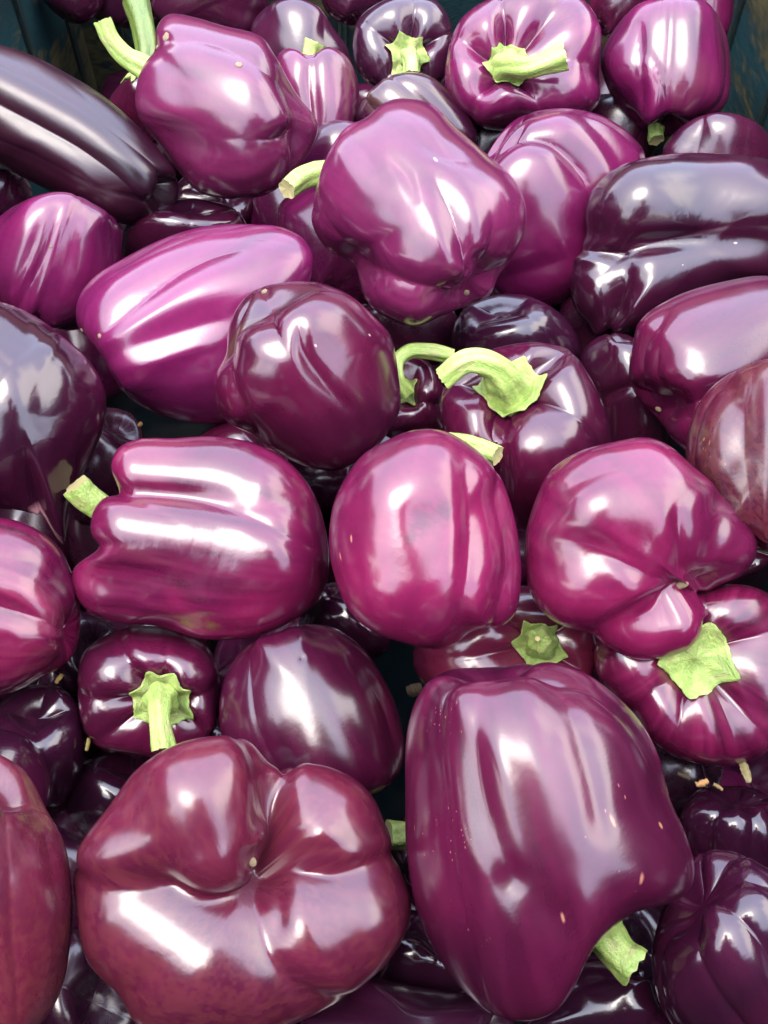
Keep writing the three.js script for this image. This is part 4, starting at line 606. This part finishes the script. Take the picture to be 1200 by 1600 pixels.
  { id: 'P43', t: 'dark', k: .9, str: .2, lay: .03, ax: [.2, .9, .2], L: 1, f: [4, 30, .12, .5], o: [60, -20, 100, -70, 145, -60, 165, -10, 150, 25, 120, 38, 85, 20], label: 'dim purple pepper at the top edge left of the two stems' },
  { id: 'P43b', mid: 1, t: 'dark', k: 1.1, str: .2, lay: .03, ax: [.8, .4, .2], L: 1.2, f: [4, 30, .12, .5], o: [235, 10, 260, -40, 330, -65, 400, -40, 420, 10, 400, 55, 340, 62, 270, 45], label: 'dim purple pepper at the top edge just behind the smooth mauve one' },
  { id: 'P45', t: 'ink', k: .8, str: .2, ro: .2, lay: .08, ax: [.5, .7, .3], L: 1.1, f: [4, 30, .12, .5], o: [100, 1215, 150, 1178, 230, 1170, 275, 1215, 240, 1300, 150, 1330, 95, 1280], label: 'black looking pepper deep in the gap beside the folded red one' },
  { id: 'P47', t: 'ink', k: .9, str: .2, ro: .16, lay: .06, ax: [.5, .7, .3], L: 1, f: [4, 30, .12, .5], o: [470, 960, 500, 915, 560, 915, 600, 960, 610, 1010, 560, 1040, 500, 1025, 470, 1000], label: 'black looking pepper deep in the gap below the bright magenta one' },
  { id: 'P48', t: 'purple', k: .8, str: .3, lay: .05, ax: [.2, .9, .3], L: 1, f: [4, 30, .12, .5], o: [920, 5, 950, -50, 1010, -55, 1035, 0, 1005, 50, 955, 60, 925, 40], label: 'purple pepper at the top edge left of the streaked corner one' },
  { id: 'P48b', t: 'violet', k: .8, str: .3, lay: .045, ax: [.2, .9, .3], L: 1, f: [4, 30, .12, .5], o: [1060, -20, 1100, -50, 1140, -30, 1151, 20, 1147, 60, 1115, 85, 1070, 50], label: 'violet pepper peeping out right behind the streaked corner one' },
  { id: 'P49', t: 'purple', k: .9, str: .3, lay: .055, ax: [.7, .4, .3], L: 1.1, f: [4, 30, .12, .5], o: [290, 705, 325, 670, 370, 652, 425, 680, 450, 725, 400, 760, 320, 750], label: 'sliver of a purple pepper between the three lobed and the dented plum pepper' },
  { id: 'P51', t: 'ink', k: 1, str: .2, lay: .075, ax: [-.5, .6, .5], L: 1, f: [4, 30, .12, .5], o: [620, 1290, 660, 1255, 720, 1290, 730, 1370, 670, 1400, 615, 1350], stem: { p: [[660, 1310, 25], [640, 1306, 30], [605, 1304, 33]], r: [22, 20, 21] }, label: 'dark pepper hidden under the speckled one with only its green stem showing' },
  { id: 'P52', t: 'purple', k: .8, str: .3, lay: .055, ax: [.05, .8, .5], L: 1, f: [4, 30, .12, .5], pole: [225, 125], o: [165, 170, 195, 125, 240, 112, 290, 140, 295, 200, 235, 225, 180, 205], stem: { p: [[226, 125, 8], [230, 90, 10], [224, 45, 8], [212, 0, 0]], r: [20, 18, 19, 22], m: 2 }, cal: { r: 40, n: 5, amp: .3 }, label: 'hidden purple pepper whose tall green stem stands behind the curved one' },
  { id: 'T1', mid: 1, t: 'dark', k: 1.2, lay: .05, ax: [.3, .8, .3], L: 1.1, f: [4, 30, .1, .5], o: [130, -10, 150, -60, 220, -90, 290, -70, 300, -20, 270, 30, 210, 45, 150, 30], label: 'dim purple pepper at the top edge, behind the tall green stem' },
  { id: 'T2', mid: 1, t: 'dark', k: 1.1, lay: .045, ax: [.2, .9, .2], L: 1.1, f: [4, 10, .1, .5], o: [500, -20, 530, -70, 580, -70, 610, -30, 600, 10, 560, 40, 515, 25], label: 'dim purple pepper at the top edge, between the two dark ones' },
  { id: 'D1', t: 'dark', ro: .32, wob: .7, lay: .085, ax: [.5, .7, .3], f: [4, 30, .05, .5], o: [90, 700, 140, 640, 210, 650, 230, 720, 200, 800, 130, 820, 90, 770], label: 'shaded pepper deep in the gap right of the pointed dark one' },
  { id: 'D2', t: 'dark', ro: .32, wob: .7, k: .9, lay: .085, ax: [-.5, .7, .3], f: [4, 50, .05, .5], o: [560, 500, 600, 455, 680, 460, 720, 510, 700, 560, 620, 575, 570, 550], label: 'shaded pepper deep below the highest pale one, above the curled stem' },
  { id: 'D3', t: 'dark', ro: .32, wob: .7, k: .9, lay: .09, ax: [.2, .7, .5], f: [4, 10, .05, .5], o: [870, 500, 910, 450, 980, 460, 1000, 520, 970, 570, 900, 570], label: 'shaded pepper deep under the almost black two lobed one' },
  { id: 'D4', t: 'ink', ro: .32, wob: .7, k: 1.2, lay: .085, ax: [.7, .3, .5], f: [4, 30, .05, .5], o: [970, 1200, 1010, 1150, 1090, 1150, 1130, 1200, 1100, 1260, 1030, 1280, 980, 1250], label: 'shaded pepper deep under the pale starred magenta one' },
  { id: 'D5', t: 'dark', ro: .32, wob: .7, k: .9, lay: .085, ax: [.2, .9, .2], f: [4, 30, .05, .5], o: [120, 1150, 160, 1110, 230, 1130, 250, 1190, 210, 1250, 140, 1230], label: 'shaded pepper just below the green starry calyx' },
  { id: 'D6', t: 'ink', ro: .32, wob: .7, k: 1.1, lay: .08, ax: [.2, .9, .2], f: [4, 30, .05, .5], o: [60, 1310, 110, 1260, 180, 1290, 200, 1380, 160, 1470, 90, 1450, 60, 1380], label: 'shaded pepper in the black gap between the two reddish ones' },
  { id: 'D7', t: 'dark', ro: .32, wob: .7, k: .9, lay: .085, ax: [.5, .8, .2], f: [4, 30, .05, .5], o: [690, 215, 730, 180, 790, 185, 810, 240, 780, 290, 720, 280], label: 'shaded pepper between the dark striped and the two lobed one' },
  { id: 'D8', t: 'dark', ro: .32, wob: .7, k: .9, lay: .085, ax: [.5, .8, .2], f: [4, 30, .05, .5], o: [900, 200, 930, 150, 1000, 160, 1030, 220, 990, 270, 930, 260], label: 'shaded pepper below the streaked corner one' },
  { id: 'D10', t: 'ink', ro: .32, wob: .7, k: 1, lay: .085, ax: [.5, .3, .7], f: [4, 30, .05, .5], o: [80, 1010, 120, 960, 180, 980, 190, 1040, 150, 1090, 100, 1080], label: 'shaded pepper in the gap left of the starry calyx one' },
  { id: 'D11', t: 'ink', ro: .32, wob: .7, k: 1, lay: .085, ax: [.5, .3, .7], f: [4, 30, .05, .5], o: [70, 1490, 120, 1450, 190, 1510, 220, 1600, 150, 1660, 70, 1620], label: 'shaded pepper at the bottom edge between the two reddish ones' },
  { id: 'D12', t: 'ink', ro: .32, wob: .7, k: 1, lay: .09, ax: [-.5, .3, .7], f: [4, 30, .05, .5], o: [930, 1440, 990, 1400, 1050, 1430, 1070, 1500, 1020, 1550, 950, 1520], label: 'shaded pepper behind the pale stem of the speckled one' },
];
for (const s of LIST) pepper(s);

// ------------------------------------------------------------------ the rest of the heap: what carries the peppers in view, and what lies beyond the edges of the picture
{
  const NICK = { P1: 'folded reddish pepper', P2: 'large speckled pepper', P3: 'bright magenta pepper', P4: 'white tipped pepper', P5: 'three lobed pepper', P6: 'dented plum pepper', P7: 'long violet pepper', P8: 'highest pale pepper', P9: 'smooth mauve pepper', P10: 'nearly black pepper', P11: 'pointed dark pepper', P12: 'ribbed violet pepper', P13: 'left edge magenta pepper', P14: 'starry calyx pepper', P15: 'broadly reflecting pepper', P16: 'dull reddish pepper', P17: 'arched stem pepper', P18: 'stacked lobed pepper', P19: 'white highlighted pepper', P20: 'brownish red pepper', P21: 'pale starred pepper', P22: 'pale calyx pepper', P23: 'streaked corner pepper', P24: 'two lobed pepper', P28: 'heart shaped mauve pepper', P31: 'inky pepper', P34: 'squeezed reddish pepper', P35: 'inky left pepper', P37: 'straw strewn ribbed pepper', P38: 'lower right streaked pepper', P39: 'bottom edge pepper' };
  const USED = new Set(), R = rng(77), src = ['P29', 'P29b', 'P32', 'P41', 'P42', 'P48', 'P49', 'D1', 'D2', 'D5'].map((id) => MADE.find((m) => m.id === id)), all = MADE.map((m) => ({ p: m.root.position.clone(), r: m.r * 1.05 }));
  const px = (p) => { const d = p.clone().sub(CAM), z = d.dot(FWD); return [600 + FPX * d.dot(RIGHT) / z, 800 - FPX * d.dot(UP) / z, z]; };
  for (const y of [.046, .108, .165]) for (let zi = 0; zi < 11; zi++) for (let xi = 0; xi < 7; xi++) {
    const k = src[Math.floor(R() * src.length)], r = .037 + R() * .006, p = new THREE.Vector3(-.196 + xi * .0645 + (zi % 2) * .016 + (R() - .5) * .012, y + (R() - .5) * .01, -.70 + zi * .07 + (R() - .5) * .012);
    const turn = [R() * 6.283, R() * 6.283, R() * 6.283];
    if (p.x + r > .236 || p.x - r < -.243 || p.z - r < -.757 || p.z + r > .047) continue;
    const [x, yy, z] = px(p), rp = 1.25 * r * FPX / Math.max(.02, z), seen = z > .02 && x > -rp && x < 1200 + rp && yy > -rp && yy < 1600 + rp;
    if (seen && (y > .05 || Math.hypot(x - 645, yy - 1078) < rp + 30 || Math.hypot(x - 240, yy - 665) < rp + 30)) continue;
    if (all.some((o) => o.p.distanceTo(p) < (y < .05 ? .62 : .8) * (o.r + r))) continue;
    const c = k.root.clone(); c.name = numbered('bell_pepper'); c.position.copy(p); c.rotation.set(...turn); c.scale.setScalar(r / k.r * .95); scene.add(c);
    let near = null, bd = 1e9, second = ''; for (const [id, nick] of Object.entries(NICK)) { const q = px(MADE.find((m) => m.id === id).root.position), d = Math.hypot(q[0] - x, q[1] - yy); if (d < bd) { bd = d; if (near) second = near[0]; near = [nick, x - q[0], yy - q[1]]; } }
    const side = bd < 45 ? 'right under' : Math.abs(near[1]) > Math.abs(near[2]) ? (near[1] < 0 ? 'left of' : 'right of') : near[2] < 0 ? 'above' : 'below';
    c.userData = { label: seen ? `buried purple pepper deep in the heap, ${side} the ${near[0]}` : `purple pepper out of the picture, ${side} the ${near[0]}`, category: 'bell pepper', group: seen ? 'peppers buried at the bottom of the heap' : 'peppers of the heap beyond the edges of the picture' };
    if (seen && USED.has(c.userData.label)) c.userData.label = `buried purple pepper glimpsed between the ${near[0]} and the ${second}`;
    USED.add(c.userData.label); all.push({ p, r });
  }
}

// ------------------------------------------------------------------ scraps of straw and dry leaf in the gaps
function scrap(px, py, lay, len, wid, ang, col, label, cat, seed) {
  const z = heapDepth(py) + lay, c = toWorld(viewAt(px, py, z)), m2p = FPX / z, L = .78 * len / m2p, B = .78 * wid / m2p, nl = 12, nw = 4, P = [], idx = [], r = rng(seed), b1 = (r() - .5) * .5, b2 = (r() - .5) * .9;
  for (let side = 0; side < 2; side++) for (let i = 0; i <= nl; i++) for (let j = 0; j <= nw; j++) {
    const t = i / nl - .5, q = j / nw - .5, w = B * (.65 + .35 * Math.cos(t * 2.6) + .3 * (hash(i, j > 2 ? 1 : 0, seed) - .5)), x = t * L, y = q * w + b1 * L * t * t, h = b2 * L * (.25 - t * t) * .6 + B * .35 * Math.cos(q * 3) + (hash(i, j, seed + 2) - .5) * B * .18 - side * .0005;
    P.push(x * Math.cos(ang) - y * Math.sin(ang), x * Math.sin(ang) + y * Math.cos(ang), h);
  }
  const row = nw + 1, S = (nl + 1) * row;
  for (let i = 0; i < nl; i++) for (let j = 0; j < nw; j++) { const a = i * row + j; idx.push(a, a + row, a + 1, a + 1, a + row, a + row + 1); const b = a + S; idx.push(b, b + 1, b + row, b + 1, b + row + 1, b + row); }
  for (let i = 0; i < nl; i++) for (const j of [0, nw]) { const a = i * row + j, b = a + S; idx.push(a, b, a + row, b, b + row, a + row); }
  for (let j = 0; j < nw; j++) for (const i of [0, nl]) { const a = i * row + j, b = a + S; idx.push(a, a + 1, b, a + 1, b + 1, b); }
  const o = mesh(numbered(cat === 'straw' ? 'straw_scrap' : 'leaf_scrap'), geo(new Float32Array(P), null, null, idx), new THREE.MeshStandardMaterial({ color: new THREE.Color(...col), roughness: .85, side: THREE.DoubleSide }), null);
  o.position.copy(c); o.userData = { label, category: cat };
}
const STRAW = [.15, .10, .04], LEAF = [.04, .023, .011];
scrap(1166, 1205, .03, 44, 17, 1.9, [.17, .14, .06], 'upright pale straw scrap near the right edge above the ribbed pepper', 'straw', 3);
scrap(1097, 1224, .03, 26, 13, .3, [.24, .12, .04], 'orange brown straw flake above the dark ribbed pepper at right', 'straw', 5);
scrap(1122, 1229, .032, 22, 8, -.5, STRAW, 'thin straw sliver just right of the orange brown flake', 'straw', 7);
scrap(1068, 1212, .04, 28, 9, -.4, LEAF, 'dull brown leaf sliver under the pale starred pepper', 'dry leaf', 9);
scrap(648, 1078, .085, 32, 26, .3, LEAF, 'brown dry leaf bit in the dark gap above the speckled pepper', 'dry leaf', 11);
scrap(219, 663, .04, 11, 8, .8, [.26, .13, .04], 'tiny orange fleck in the dark gap under the long violet pepper', 'straw', 13);
scrap(137, 1163, .04, 26, 8, 1.4, [.12, .09, .02], 'yellowish straw bit left of the starry calyx pepper', 'straw', 17);
scrap(92, 1060, .03, 22, 9, .9, [.14, .09, .02], 'golden straw crumb below the magenta pepper at the left edge', 'straw', 19);

renderer.render(scene, camera);
